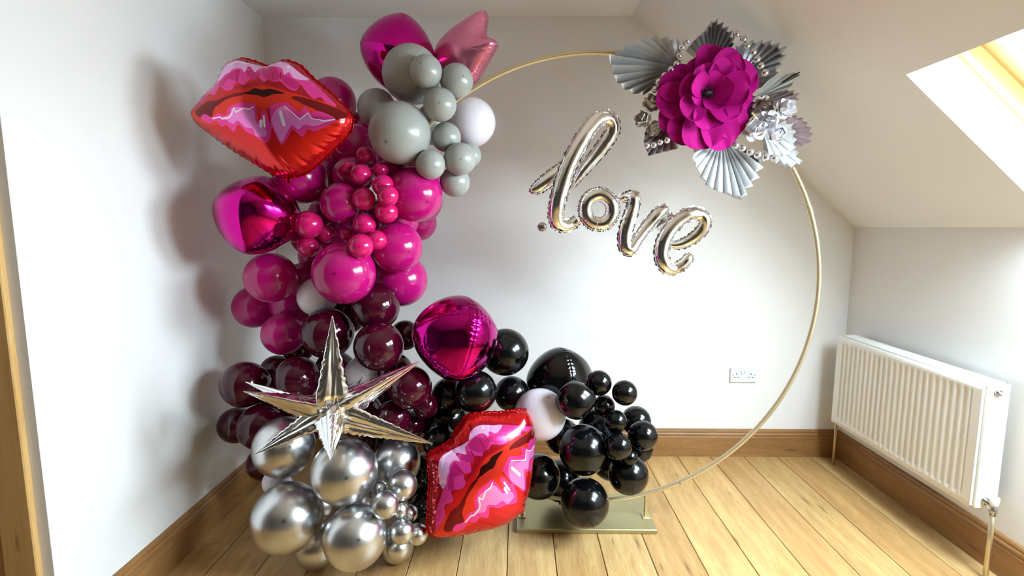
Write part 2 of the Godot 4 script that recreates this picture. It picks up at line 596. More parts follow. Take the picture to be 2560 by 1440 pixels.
	obj("pipe", tube([Vector3(vx, 0.28, z0 - 0.035), Vector3(vx, 0.12, z0 - 0.035), Vector3(vx, 0.0, z0 - 0.035)], 0.0075, 12, 1.0, Vector3.BACK), M.gold, root, -o)
	obj("valve_tail", tube([Vector3(vx, 0.285, z0), Vector3(vx, 0.285, z0 - 0.042)], 0.010, 12, 1.0, Vector3.UP), M.steel, root, -o)
	for z in [z0 + 0.16, z1 - 0.16]:
		bx.call("wall_bracket", Vector3(xb, y0 + 0.03, z - 0.02), Vector3(RIGHT, y1 - 0.05, z + 0.02), M.radiator)

func socket():
	var c := Vector3(1.275, 0.479, BACK + 0.005)
	var root := thing("wall_socket", "white double power socket low on the back wall inside the hoop", "socket", c)
	obj("face_plate", bev_box(Vector3(0.150, 0.086, 0.010), 0.003), M.plastic, root)
	for s in [-1.0, 1.0]:
		obj("rocker_switch", bev_box(Vector3(0.012, 0.020, 0.005), 0.0015), M.plastic, root, Vector3(s * 0.009, 0.017, 0.0065), Basis(Vector3.RIGHT, 0.16 * s))
		obj("pin_hole", bev_box(Vector3(0.005, 0.009, 0.002), 0.0005), M.plastic_dark, root, Vector3(s * 0.040, 0.008, 0.0046))
		for t in [-1.0, 1.0]:
			obj("pin_hole", bev_box(Vector3(0.008, 0.0045, 0.002), 0.0005), M.plastic_dark, root, Vector3(s * 0.040 + t * 0.011, -0.014, 0.0046))
		obj("screw_cap", lathe([Vector2(0, 0.001), Vector2(0.003, 0.0008), Vector2(0.0035, 0), Vector2(0, 0)], 12), M.steel, root, Vector3(s * 0.061, 0.001, 0.0052), Basis(Vector3.RIGHT, PI / 2))

func hoop():
	var c := Vector3(0.3135, 1.051, -2.15)
	var r := 0.958
	var root := thing("hoop_stand", "gold metal hoop on a flat gold base plate, carrying the balloon garland", "hoop", Vector3(0.297, 0, -2.15))
	var o := root.position
	obj("hoop", ring(c - o, r, 0.0095, 0, TAU, 220, 16), M.gold, root)
	for a in [98.0, -66.0, 20.0, 200.0]:
		var d := deg_to_rad(a)
		obj("joint_sleeve", ring(c - o, r, 0.0112, d - 0.016, d + 0.016, 8, 16), M.gold, root)
	var a2 := deg_to_rad(-66.0) + 0.02
	obj("joint_screw", lathe([Vector2(0, 0.005), Vector2(0.004, 0.004), Vector2(0.0045, 0), Vector2(0, 0)], 10), M.steel, root, c - o + Vector3(cos(a2), sin(a2), 0) * r + Vector3(0, 0, 0.009), Basis(Vector3.RIGHT, PI / 2))
	obj("base_plate", bev_box(Vector3(0.606, 0.021, 0.30), 0.003), M.gold_plate, root, Vector3(0, 0.0105, -0.045))
	for s in [-1.0, 1.0]:
		var x: float = s * 0.277
		var dx: float = x + o.x - c.x
		var hy: float = c.y - sqrt(r * r - dx * dx)
		obj("post", bev_box(Vector3(0.014, hy - 0.018, 0.018), 0.002), M.gold, root, Vector3(x, (hy + 0.018) / 2, 0))
		obj("post_foot", bev_box(Vector3(0.034, 0.006, 0.05), 0.002), M.gold, root, Vector3(x, 0.023, 0))

# ------------------------------------------------------------------ balloons
func make_ball() -> ArrayMesh:
	var seg := 56
	var phis := [0.0, 0.028, 0.05, 0.075, 0.12]
	for k in range(1, 31): phis.append(0.12 + (PI - 0.22 - 0.12) * k / 30.0)
	var rows := []
	var cols := []
	for p in phis:
		var y: float = cos(p)
		var x: float = sin(p)
		if p > 1.9:
			y -= 0.07 * pow((p - 1.9) / 1.02, 2.0)
		var row := []
		var cr := []
		for i in seg + 1:
			var a: float = TAU * (i % seg) / seg
			row.append(Vector3(x * cos(a), y, x * sin(a)))
			var k: float = 0.42 if p < 0.04 else (0.72 if p < 0.06 else 1.0)
			cr.append(Color(k, k, k))
		rows.append(row)
		cols.append(cr)
	for q in [[0.075, -1.11], [0.05, -1.125], [0.07, -1.145], [0.10, -1.155], [0.09, -1.175], [0.0, -1.17]]:
		var row := []
		var cr := []
		for i in seg + 1:
			var a: float = TAU * (i % seg) / seg
			row.append(Vector3(q[0] * cos(a), q[1], q[0] * sin(a)))
			cr.append(Color(0.8, 0.8, 0.8))
		rows.append(row)
		cols.append(cr)
	return surf(rows, null, false, cols)

func along_y(d: Vector3) -> Basis:
	var y := d.normalized()
	var x := y.cross(Vector3.BACK if abs(y.z) < 0.9 else Vector3.RIGHT).normalized()
	return Basis(x, y, x.cross(y))

func latex_set(kind: String, list: Array):
	var info: Dictionary = {
		"grey": ["latex_balloon", "grey latex balloons at the top of the garland"], "mag": ["latex_balloon", "fuchsia latex balloons of the garland"],
		"pink": ["bubble_balloon", "small pink bubble balloons on the garland"], "white": ["latex_balloon", "white latex balloons of the garland"],
		"burg": ["latex_balloon", "burgundy latex balloons of the garland"], "black": ["latex_balloon", "black latex balloons of the garland"],
		"chrome": ["chrome_balloon", "silver chrome balloons at the foot of the garland"]}
	for b in list:
		var r: float = b[1]
		var o := obj(info[kind][0], ball_mesh, M[kind], null, b[0], along_y(b[2]).scaled(Vector3.ONE * r))
		tag(o, b[3], "balloon", info[kind][1])

func balloons():
	ball_mesh = make_ball()
	latex_set("grey", [
		[Vector3(-0.423, 1.910, -2.089), 0.1125, Vector3(-0.516, 0.587, 0.624), "large grey latex balloon between the round pink foil and the pale pink star"],
		[Vector3(-0.450, 1.665, -1.980), 0.1165, Vector3(-0.246, -0.410, 0.878), "largest grey latex balloon, hanging over the small fuchsia bubbles"],
		[Vector3(-0.341, 1.882, -1.957), 0.0598, Vector3(-0.178, 0.209, 0.962), "small grey balloon pressed on the upper right of the large grey one"],
		[Vector3(-0.234, 1.861, -2.000), 0.0624, Vector3(0.501, 0.034, 0.865), "small grey balloon with dark crown dot right under the pale pink star"],
		[Vector3(-0.294, 1.767, -1.970), 0.0622, Vector3(0.088, -0.117, 0.989), "small grey balloon filling the gap between both large grey balloons"],
		[Vector3(-0.282, 1.660, -2.042), 0.0572, Vector3(0.411, -0.427, 0.806), "small grey balloon in front of the lavender white one, level with the largest grey"],
		[Vector3(-0.332, 1.546, -1.960), 0.0558, Vector3(0.407, -0.309, 0.860), "small grey balloon under the right edge of the largest grey balloon"],
		[Vector3(-0.226, 1.572, -2.008), 0.0622, Vector3(0.160, -0.125, 0.979), "small grey balloon with dark crown dot below the lavender white balloon"],
		[Vector3(-0.204, 1.604, -2.140), 0.0517, Vector3(0.635, -0.689, 0.351), "pale grey balloon half hidden behind the dotted one under the lavender white balloon"],
		[Vector3(-0.255, 1.492, -2.081), 0.0604, Vector3(0.674, -0.520, 0.525), "lowest small grey balloon, over the right fuchsia balloons"],
		[Vector3(-0.599, 1.810, -2.220), 0.0808, Vector3(-0.768, 0.639, 0.045), "dusky grey balloon behind, between the lips and the largest grey balloon"],
		[Vector3(-0.366, 1.754, -2.277), 0.0877, Vector3(-0.080, 0.069, -0.994), "shaded grey balloon behind, between the largest grey and lavender white balloons"],
	])
	latex_set("white", [
		[Vector3(-0.199, 1.752, -2.225), 0.1024, Vector3(0.542, -0.770, -0.336), "large pale lavender white balloon at the right side of the grey cluster"],
		[Vector3(-0.838, 1.022, -2.090), 0.0805, Vector3(-0.801, 0.020, 0.599), "white balloon half hidden behind the largest fuchsia balloon"],
		[Vector3(-0.670, 0.683, -2.120), 0.0771, Vector3(-0.760, -0.229, 0.608), "white balloon in the gap between the spiky star and the burgundy balloons"],
		[Vector3(0.093, 0.527, -2.061), 0.1093, Vector3(0.299, 0.841, 0.451), "pinkish white balloon between the lower lips and the black balloons"],
		[Vector3(-0.960, 0.305, -1.900), 0.0528, Vector3(-0.859, 0.166, 0.485), "white balloon peeping out left between the two left silver balloons"],
	])
	latex_set("mag", [
		[Vector3(-0.814, 1.860, -2.300), 0.0990, Vector3(-0.809, 0.587, -0.009), "dark fuchsia balloon peeping out behind the upper right of the top lips"],
		[Vector3(-0.698, 1.638, -2.196), 0.1039, Vector3(-0.851, 0.508, 0.135), "deep fuchsia balloon behind the right lower edge of the top lips"],
		[Vector3(-0.886, 1.510, -2.091), 0.1047, Vector3(-0.797, 0.327, 0.508), "fuchsia balloon directly under the bottom tip of the top lips"],
		[Vector3(-0.692, 1.403, -2.005), 0.0801, Vector3(-0.363, 0.148, 0.920), "shaded fuchsia balloon in the middle of the pink column, behind small bubbles"],
		[Vector3(-0.408, 1.439, -2.033), 0.1086, Vector3(0.574, -0.296, 0.763), "large fuchsia balloon at right under the grey cluster"],
		[Vector3(-0.456, 1.434, -2.377), 0.1056, Vector3(0.571, -0.263, -0.777), "fuchsia balloon showing as a rim behind the large one under the greys"],
		[Vector3(-0.496, 1.334, -2.521), 0.0934, Vector3(0.447, -0.126, -0.885), "fuchsia balloon rim at right, between the two largest right fuchsia balloons"],
		[Vector3(-0.486, 1.230, -2.035), 0.1018, Vector3(0.643, -0.119, 0.756), "large bright fuchsia balloon at the right, below the small bubble cluster"],
		[Vector3(-0.661, 1.138, -1.914), 0.1181, Vector3(0.048, 0.071, 0.996), "largest bright fuchsia balloon in front, above the burgundy balloons"],
		[Vector3(-0.504, 1.084, -2.167), 0.1137, Vector3(0.980, -0.004, 0.200), "bright fuchsia balloon at right, lowest one beside the white wall"],
		[Vector3(-0.996, 1.109, -2.024), 0.1007, Vector3(-0.769, 0.072, 0.635), "large fuchsia balloon at left under the round pink foil balloon"],
		[Vector3(-1.195, 0.951, -2.266), 0.0958, Vector3(-0.992, -0.019, 0.124), "outermost left fuchsia balloon against the wall shadow"],
		[Vector3(-1.002, 0.858, -2.118), 0.0894, Vector3(-0.901, -0.083, 0.426), "lowest fuchsia balloon, directly over the burgundy balloons at left"],
		[Vector3(-0.857, 1.271, -2.085), 0.0757, Vector3(-0.795, 0.181, 0.579), "fuchsia balloon behind the pair of small bubbles beside the pink foil ball"],
		[Vector3(-0.885, 1.180, -2.289), 0.1048, Vector3(-0.966, 0.147, -0.214), "deep shaded fuchsia balloon inside the column over the white balloon"],
		[Vector3(-0.684, 1.324, -2.365), 0.1122, Vector3(-0.345, 0.133, -0.929), "deep shaded fuchsia balloon in the heart of the small bubble cluster"],
		[Vector3(-0.672, 1.516, -2.092), 0.0782, Vector3(-0.661, 0.329, 0.674), "deep shaded fuchsia balloon at the top of the small bubble cluster"],
		[Vector3(-1.010, 0.969, -2.260), 0.1073, Vector3(-0.999, -0.013, 0.037), "deep shaded fuchsia balloon left of the upper white balloon"],
		[Vector3(-0.856, 1.527, -2.301), 0.1026, Vector3(-0.907, 0.394, -0.150), "deep shaded fuchsia balloon behind the lower right edge of the top lips"],
		[Vector3(-0.608, 1.621, -2.356), 0.1022, Vector3(-0.532, 0.344, -0.774), "deep shaded fuchsia balloon peeping out under the underside of the largest grey balloon"],
		[Vector3(-0.540, 1.349, -2.230), 0.1061, Vector3(0.759, -0.236, -0.608), "deep shaded fuchsia balloon between the bubble cluster and the large right fuchsia balloon"],
		[Vector3(-0.850, 1.367, -2.265), 0.0769, Vector3(-0.950, 0.291, -0.118), "deep shaded fuchsia balloon right of the small white wall gap beside the foil ball"],
		[Vector3(-0.661, 1.155, -2.265), 0.1053, Vector3(-0.136, 0.067, -0.988), "deep shaded fuchsia balloon between the largest fuchsia balloon and the bright right one"],
		[Vector3(-0.720, 1.745, -2.409), 0.0920, Vector3(-0.725, 0.497, -0.476), "deep shaded fuchsia balloon between the dusky grey balloon and the top lips"],
		[Vector3(-0.408, 1.547, -2.248), 0.0886, Vector3(0.714, -0.482, -0.509), "deep shaded fuchsia balloon behind the small grey balloon under the largest grey"],
		[Vector3(-0.503, 1.541, -2.093), 0.0631, Vector3(0.124, -0.066, 0.990), "shaded fuchsia balloon squeezed under the largest grey, above the bubble pairs' right side"],
		[Vector3(-0.772, 1.268, -2.198), 0.0805, Vector3(-0.973, 0.230, 0.028), "deep shaded fuchsia balloon behind the lower small bubbles, above the largest fuchsia balloon"],
		[Vector3(-0.936, 1.084, -2.169), 0.0729, Vector3(-0.957, 0.067, 0.284), "deep shaded fuchsia balloon right of the large left fuchsia, over the white balloon"],
	])
	latex_set("pink", [
		[Vector3(-0.603, 1.511, -1.980), 0.0401, Vector3(-0.177, 0.103, 0.979), "small pink bubble balloon second from top of the bubble chain"],
		[Vector3(-0.536, 1.533, -2.014), 0.0318, Vector3(-0.022, 0.023, 0.999), "tiny pink bubble balloon tucked under the largest grey balloon"],
		[Vector3(-0.664, 1.541, -2.004), 0.0224, Vector3(-0.414, 0.222, 0.883), "tiny shaded pink bubble balloon left of the second bubble of the chain"],
		[Vector3(-0.512, 1.468, -1.952), 0.0414, Vector3(0.175, -0.075, 0.982), "small pink bubble balloon whose top shows above the foremost pair"],
		[Vector3(-0.586, 1.417, -1.950), 0.0428, Vector3(0.030, 0.005, 1.000), "small squeezed pink bubble balloon, left one of the middle pair"],
		[Vector3(-0.482, 1.426, -1.900), 0.0398, Vector3(0.265, -0.109, 0.958), "small pink bubble balloon, right one of the middle pair"],
		[Vector3(-0.503, 1.370, -1.959), 0.0442, Vector3(0.336, -0.113, 0.935), "small pink bubble balloon below the right one of the middle pair"],
		[Vector3(-0.812, 1.321, -1.976), 0.0536, Vector3(-0.516, 0.150, 0.844), "medium pink bubble balloon beside the round pink foil balloon"],
		[Vector3(-0.591, 1.321, -1.960), 0.0435, Vector3(0.128, -0.016, 0.992), "small pink bubble balloon above the foremost bubble over the largest fuchsia balloon"],
		[Vector3(-0.769, 1.283, -2.034), 0.0355, Vector3(-0.561, 0.148, 0.815), "small shaded pink bubble balloon right of the medium bubble by the foil"],
		[Vector3(-0.681, 1.283, -2.020), 0.0293, Vector3(-0.246, 0.082, 0.966), "tiny shaded pink bubble balloon left of the lower bubble trio"],
		[Vector3(-0.824, 1.234, -1.990), 0.0408, Vector3(-0.544, 0.118, 0.831), "small shaded pink bubble balloon hanging under the medium bubble by the foil"],
		[Vector3(-0.534, 1.262, -1.922), 0.0371, Vector3(0.320, -0.055, 0.946), "small pink bubble balloon, right one of the lower bubble trio"],
		[Vector3(-0.574, 1.242, -1.851), 0.0456, Vector3(0.197, -0.016, 0.980), "foremost pink bubble balloon resting on the largest fuchsia balloon"],
		[Vector3(-0.597, 1.590, -2.020), 0.0331, Vector3(-0.346, 0.215, 0.913), "small dark pink bubble balloon at the top of the bubble chain"],
	])
	latex_set("burg", [
		[Vector3(-0.573, 0.994, -2.013), 0.0963, Vector3(0.407, 0.061, 0.911), "burgundy balloon right under the bright fuchsia balloons"],
		[Vector3(-0.773, 0.883, -2.018), 0.1036, Vector3(-0.513, -0.037, 0.858), "burgundy balloon behind the upright tip of the spiky star"],
		[Vector3(-0.537, 0.854, -1.913), 0.0952, Vector3(0.313, 0.115, 0.943), "burgundy balloon in front with a star-like reflection, left of the pink foil ball"],
		[Vector3(-0.495, 0.840, -2.180), 0.0657, Vector3(0.950, 0.298, 0.090), "small burgundy balloon behind the left edge of the lower pink foil ball"],
		[Vector3(-1.139, 0.660, -2.040), 0.0947, Vector3(-0.834, -0.171, 0.524), "outermost left burgundy balloon, over the white wall shadow"],
		[Vector3(-1.102, 0.658, -2.242), 0.0725, Vector3(-0.966, -0.211, 0.153), "burgundy balloon peeping out behind between the two left burgundy balloons"],
		[Vector3(-0.899, 0.698, -2.000), 0.0899, Vector3(-0.687, -0.148, 0.711), "burgundy balloon above the left arms of the spiky star"],
		[Vector3(-0.423, 0.686, -1.931), 0.0848, Vector3(0.406, 0.254, 0.878), "burgundy balloon behind the upper right tip of the spiky star"],
		[Vector3(-0.375, 0.589, -1.993), 0.0527, Vector3(0.442, 0.354, 0.824), "small burgundy balloon at the edge of the black balloons"],
		[Vector3(-0.508, 0.538, -1.984), 0.0728, Vector3(0.021, 0.069, 0.997), "burgundy balloon above the lower right arm of the spiky star"],
		[Vector3(-1.243, 0.442, -2.140), 0.0782, Vector3(-0.892, -0.289, 0.349), "lowest left burgundy balloon, nearest the skirting board"],
		[Vector3(-1.064, 0.490, -2.005), 0.0923, Vector3(-0.773, -0.256, 0.580), "burgundy balloon behind the upper left silver balloon"],
		[Vector3(-1.103, 0.291, -2.090), 0.0740, Vector3(-0.823, -0.375, 0.426), "dark burgundy balloon peeping out left, low behind the silver balloons"],
		[Vector3(-0.911, 0.487, -2.116), 0.1023, Vector3(-0.845, -0.325, 0.425), "dark burgundy balloon showing behind the left arms of the spiky star"],
		[Vector3(-0.684, 0.516, -2.090), 0.1025, Vector3(-0.713, -0.320, 0.624), "dark burgundy balloon right behind the centre of the spiky star"],
		[Vector3(-0.751, 0.925, -2.200), 0.0824, Vector3(-0.994, -0.062, -0.094), "dark shaded burgundy balloon under the white balloon, between both upper burgundy balloons"],
		[Vector3(-0.820, 0.677, -2.200), 0.0862, Vector3(-0.959, -0.254, 0.129), "dark shaded burgundy balloon behind the upright spike, left of the white balloon"],
		[Vector3(-0.522, 0.704, -2.080), 0.0794, Vector3(0.481, 0.246, 0.841), "dark shaded burgundy balloon right of the white balloon, below the star-like reflection"],
		[Vector3(-1.069, 0.542, -2.161), 0.0867, Vector3(-0.907, -0.274, 0.318), "dark shaded burgundy balloon behind the tips of the left star arms"],
		[Vector3(-0.624, 0.539, -2.253), 0.0896, Vector3(-0.786, -0.341, -0.516), "dark shaded burgundy balloon under the upper right star arm"],
		[Vector3(-0.995, 0.767, -2.240), 0.0693, Vector3(-0.983, -0.157, 0.099), "dark shaded burgundy balloon under the lowest left fuchsia balloon"],
		[Vector3(-0.453, 0.475, -2.072), 0.0597, Vector3(0.046, 0.093, 0.995), "dark shaded burgundy balloon over the lower right arm of the star"],
		[Vector3(-0.673, 0.373, -2.214), 0.0878, Vector3(-0.859, -0.508, 0.063), "dark shaded burgundy balloon low behind the star, over the middle silver balloon"],
	])
	latex_set("black", [
		[Vector3(-0.054, 0.776, -2.140), 0.1012, Vector3(0.723, 0.612, 0.321), "black balloon right beside the lower pink foil ball, highest of the blacks"],
		[Vector3(-0.171, 0.653, -1.980), 0.0860, Vector3(0.568, 0.536, 0.625), "black balloon directly below the lower pink foil ball"],
		[Vector3(-0.027, 0.583, -2.165), 0.0767, Vector3(0.523, 0.813, 0.258), "black balloon beneath the highest black one, left of the black foil"],
		[Vector3(0.335, 0.672, -2.040), 0.0520, Vector3(-0.091, 0.899, 0.428), "small black balloon just right of the big black foil balloon"],
		[Vector3(0.437, 0.637, -2.020), 0.0513, Vector3(-0.282, 0.843, 0.458), "small black balloon sticking out at the upper right of the black cluster"],
		[Vector3(0.362, 0.567, -2.060), 0.0444, Vector3(-0.127, 0.899, 0.420), "small black balloon right of the small black foil balloon"],
		[Vector3(0.522, 0.461, -2.163), 0.0651, Vector3(-0.348, 0.907, 0.237), "black balloon half hidden above the outermost right black balloon"],
		[Vector3(0.398, 0.527, -1.990), 0.0459, Vector3(-0.168, 0.831, 0.530), "small black balloon in the upper middle of the bubble chain of blacks"],
		[Vector3(0.524, 0.444, -2.047), 0.0615, Vector3(-0.309, 0.814, 0.492), "outermost right black balloon, in front of the oak skirting"],
		[Vector3(0.400, 0.443, -1.940), 0.0540, Vector3(-0.142, 0.755, 0.640), "small black balloon in front, lowest of the black bubble chain"],
		[Vector3(0.272, 0.398, -2.007), 0.1027, Vector3(0.011, 0.816, 0.578), "large black balloon right of the pinkish white balloon"],
		[Vector3(0.457, 0.375, -1.987), 0.0347, Vector3(-0.190, 0.749, 0.634), "tiny black balloon beneath the lowest of the black bubble chain"],
		[Vector3(0.553, 0.315, -2.200), 0.0574, Vector3(-0.335, 0.941, 0.043), "black balloon peeping out behind, under the outermost right black balloon"],
		[Vector3(0.465, 0.278, -2.033), 0.0838, Vector3(-0.173, 0.731, 0.660), "black balloon over the right part of the hoop's metal base"],
		[Vector3(0.277, 0.181, -1.980), 0.0993, Vector3(-0.017, 0.467, 0.884), "lowest large black balloon, resting over the metal base plate"],
		[Vector3(0.089, 0.242, -2.080), 0.0951, Vector3(0.166, 0.759, 0.629), "black balloon at the right edge of the lower lips, above the base plate"],
		[Vector3(0.196, 0.394, -2.154), 0.0778, Vector3(0.125, 0.957, 0.262), "black balloon in the shade between the white and large black balloons"],
		[Vector3(-0.321, 0.467, -2.151), 0.1071, Vector3(0.672, 0.690, 0.268), "black balloon in deep shade between burgundy balloons and lower lips"],
		[Vector3(-0.319, 0.435, -1.990), 0.0719, Vector3(0.264, 0.324, 0.908), "black balloon behind the lower right tip of the spiky star"],
		[Vector3(-0.396, 0.219, -2.126), 0.1021, Vector3(-0.607, -0.616, 0.502), "black balloon in deep shade left of the lower lips, behind the silver ones"],
		[Vector3(-0.375, 0.145, -1.980), 0.0790, Vector3(-0.339, -0.356, 0.871), "lowest shaded black balloon between silver balloons and lower lips"],
		[Vector3(-0.285, 0.605, -2.066), 0.0797, Vector3(0.633, 0.535, 0.559), "black balloon between the burgundy ones and the balloon below the pink foil ball"],
		[Vector3(0.369, 0.406, -2.193), 0.0980, Vector3(-0.121, 0.980, 0.160), "shaded black balloon behind the upper black bubble chain"],
		[Vector3(0.197, 0.141, -2.245), 0.0935, Vector3(0.028, 0.670, -0.742), "shaded black balloon between the two lower large black balloons, behind them"],
		[Vector3(0.424, 0.248, -2.228), 0.0886, Vector3(-0.171, 0.974, -0.149), "shaded black balloon behind the tiny one of the black cluster"],
		[Vector3(-0.533, 0.370, -2.124), 0.0949, Vector3(-0.701, -0.486, 0.522), "shaded black balloon over the silver one under the lower right star arm"],
		[Vector3(-0.434, 0.082, -2.218), 0.0815, Vector3(-0.663, -0.746, 0.067), "shaded black balloon right of the silver bubble chain, far behind"],
	])
	latex_set("chrome", [
		[Vector3(-0.901, 0.469, -1.860), 0.1151, Vector3(0.551, 0.346, 0.759), "upper left silver chrome balloon under the left arms of the spiky star"],
		[Vector3(-0.628, 0.433, -1.740), 0.1177, Vector3(0.367, 0.239, 0.899), "silver chrome balloon directly below the downward tip of the spiky star"],
		[Vector3(-0.845, 0.252, -1.740), 0.1262, Vector3(0.304, 0.410, 0.860), "biggest silver chrome balloon at the lower left"],
		[Vector3(-0.578, 0.218, -1.680), 0.1107, Vector3(0.379, 0.429, 0.820), "foremost silver chrome balloon at the bottom"],
		[Vector3(-0.491, 0.363, -1.950), 0.0963, Vector3(0.566, 0.657, 0.497), "silver chrome balloon behind under the lower right arm of the spiky star"],
		[Vector3(-0.428, 0.360, -1.780), 0.0546, Vector3(0.433, 0.308, 0.847), "small silver balloon at the top of the silver bubble chain"],
		[Vector3(-0.468, 0.340, -1.680), 0.0480, Vector3(0.258, 0.224, 0.940), "small silver balloon leftmost of the silver bubble chain"],
		[Vector3(-0.435, 0.273, -1.760), 0.0308, Vector3(0.413, 0.051, 0.909), "tiny silver balloon squeezed right of the leftmost silver bubble"],
		[Vector3(-0.421, 0.211, -1.840), 0.0351, Vector3(0.566, -0.205, 0.798), "tiny silver balloon behind, over the right silver bubble pair"],
		[Vector3(-0.420, 0.213, -1.720), 0.0437, Vector3(0.398, -0.081, 0.914), "small silver balloon, left one of the right silver bubble pair"],
		[Vector3(-0.379, 0.159, -1.790), 0.0398, Vector3(0.549, -0.251, 0.797), "small silver balloon nearest the lower lips"],
		[Vector3(-0.445, 0.124, -1.760), 0.0445, Vector3(0.361, -0.337, 0.870), "lowest small silver balloon, under the right silver bubble pair"],
		[Vector3(-0.475, 0.069, -1.859), 0.0691, Vector3(0.334, -0.632, 0.699), "silver balloon lying behind the lowest silver bubble on the floor"],
		[Vector3(-0.778, 0.084, -1.820), 0.0820, Vector3(-0.532, -0.429, 0.730), "silver balloon on the floor between the two big front silver ones"],
		[Vector3(-0.813, 0.176, -1.960), 0.0796, Vector3(-0.873, -0.289, 0.393), "shaded silver balloon deep between the four big silver ones"],
		[Vector3(-0.630, 0.194, -1.930), 0.0610, Vector3(-0.476, -0.587, 0.654), "shaded silver balloon behind the leftmost silver bubble, between two big silver ones"],
		[Vector3(-0.523, 0.323, -1.820), 0.0318, Vector3(0.188, 0.227, 0.956), "tiny silver balloon behind the leftmost silver bubble"],
	])


func orb_radius(d: Vector3, planes: int) -> float:
	var p := 1.62
	var r := pow(pow(abs(d.x), p) + pow(abs(d.y), p) + pow(abs(d.z), p), -1.0 / p)
	for ax in range(3 - planes, 3):
		var q: float = abs(d[ax])
		var ang := atan2(d[(ax + 1) % 3], d[(ax + 2) % 3])
		var mask := clampf(0.6 + 0.9 * sin(ang * 3.0 + ax * 1.7), 0.0, 1.0)
		var tick := pow(0.5 + 0.5 * cos(ang * 44.0 + sin(ang * 5.0) * 2.0), 4.0)
		r -= 0.010 * exp(-pow(q / 0.022, 2.0)) + 0.020 * mask * tick * exp(-pow(q / 0.085, 2.0))
	return r * 1.075

func make_orb(planes: int) -> ArrayMesh:
	var n := 76
	var whole := SurfaceTool.new()
	whole.begin(Mesh.PRIMITIVE_TRIANGLES)
	for f in 6:
		var ax := f % 3
		var s := 1.0 if f < 3 else -1.0
		var grid := []
		for j in n + 1:
			var row := []
			for i in n + 1:
				var d := Vector3.ZERO
				d[ax] = s
				d[(ax + 1) % 3] = tan((2.0 * i / n - 1.0) * PI / 4) * s
				d[(ax + 2) % 3] = tan((2.0 * j / n - 1.0) * PI / 4)
				d = d.normalized()
				row.append(d * orb_radius(d, planes))
			grid.append(row)
		for j in n:
			for i in n:
				for k in [[0, 0], [0, 1], [1, 1], [0, 0], [1, 1], [1, 0]]:
					whole.add_vertex(grid[j + k[1]][i + k[0]])
	whole.generate_normals()
	whole.index()
	return whole.commit()

func make_orb_seam(ax: int, planes: int) -> ArrayMesh:
	# the welded edge where two foil panels meet: a thin raised strip
	var rows := []
	var n := 180
	for k in [[-0.006, 0.0], [-0.005, 0.010], [0.005, 0.010], [0.006, 0.0]]:
		var row := []
		for i in n + 1:
			var a: float = TAU * (i % n) / n
			var d := Vector3.ZERO
			d[(ax + 1) % 3] = cos(a)
			d[(ax + 2) % 3] = sin(a)
			var p: Vector3 = d * (orb_radius(d, planes) - 0.002 + k[1])
			p[ax] = k[0]
			row.append(p)
		rows.append(row)
	return surf(rows)

func foil_orbs():
	var skins := [make_orb(1), make_orb(3)]
	var welds := [[make_orb_seam(2, 1)], [make_orb_seam(0, 3), make_orb_seam(1, 3), make_orb_seam(2, 3)]]
	var put := func(at: Vector3, r: float, a: Vector3, b: Vector3, material: Material, label: String, group: String, style := 0):
		var x := a.normalized()
		var y := (b - x * b.dot(x)).normalized()
		var o := thing("foil_orb_balloon", label, "foil balloon", at, group)
		var bs := Basis(x, y, x.cross(y)).scaled(Vector3.ONE * r)
		obj("foil_skin", skins[style], material, o, Vector3.ZERO, bs)
		for s in welds[style]: obj("seam", s, material, o, Vector3.ZERO, bs)
	var g := "round fuchsia foil balloons"
	put.call(Vector3(-0.512, 2.046, -2.263), 0.1472, Vector3(0.22, 0.97, 0.12), Vector3(0.25, -0.1, 0.95), M.fuchsia_foil, "round fuchsia foil balloon at the top, behind the large grey balloon", g)
	put.call(Vector3(-0.997, 1.357, -1.954), 0.1493, Vector3(-0.96, 0.22, 0.15), Vector3(0.0, -0.9, 0.42), M.fuchsia_foil, "round fuchsia foil balloon at the left, just below the upper lips", g)
	put.call(Vector3(-0.246, 0.876, -1.980), 0.1688, Vector3(0.5, 0.62, 0.6), Vector3(-0.15, -0.97, 0.3), M.fuchsia_foil, "round fuchsia foil balloon low in the middle, above the black balloons", g, 1)
	g = "black foil balloons"
	put.call(Vector3(0.192, 0.619, -2.254), 0.1480, Vector3(0.12, 0.9, 0.4), Vector3(0.3, -0.3, 0.9), M.black_foil, "big black foil balloon rising to a blunt peak behind the white balloon", g)
	put.call(Vector3(0.229, 0.627, -1.960), 0.0785, Vector3(0.9, 0.3, 0.3), Vector3(-0.3, -0.55, 0.78), M.black_foil, "small shiny black foil balloon with a sharp corner, in front of the big one", g)

# ---- cushions of foil: an outline, welded all round and blown up
func resample(pts: Array, n: int) -> Array:
	var closed := pts.duplicate()
	closed.append(pts[0])
	var total := 0.0
	for i in pts.size(): total += closed[i].distance_to(closed[i + 1])
	var o := []
	var i := 0
	var run := 0.0
	for k in n:
		var want := total * k / n
		while i < pts.size() - 1 and run + closed[i].distance_to(closed[i + 1]) < want:
			run += closed[i].distance_to(closed[i + 1])
			i += 1
		var ln: float = closed[i].distance_to(closed[i + 1])
		o.append(closed[i].lerp(closed[i + 1], clampf((want - run) / ln, 0, 1)))
	return o

func smooth_outline(pts: Array, sub := 8) -> Array:
	var o := []
	var n := pts.size()
	for i in n:
		var p0: Vector2 = pts[(i + n - 1) % n]
		var p1: Vector2 = pts[i]
		var p2: Vector2 = pts[(i + 1) % n]
		var p3: Vector2 = pts[(i + 2) % n]
		for k in sub:
			var t := float(k) / sub
			o.append(0.5 * (2.0 * p1 + (p2 - p0) * t + (2.0 * p0 - 5.0 * p1 + 4.0 * p2 - p3) * t * t + (3.0 * p1 - p0 - 3.0 * p2 + p3) * t * t * t))
	return o

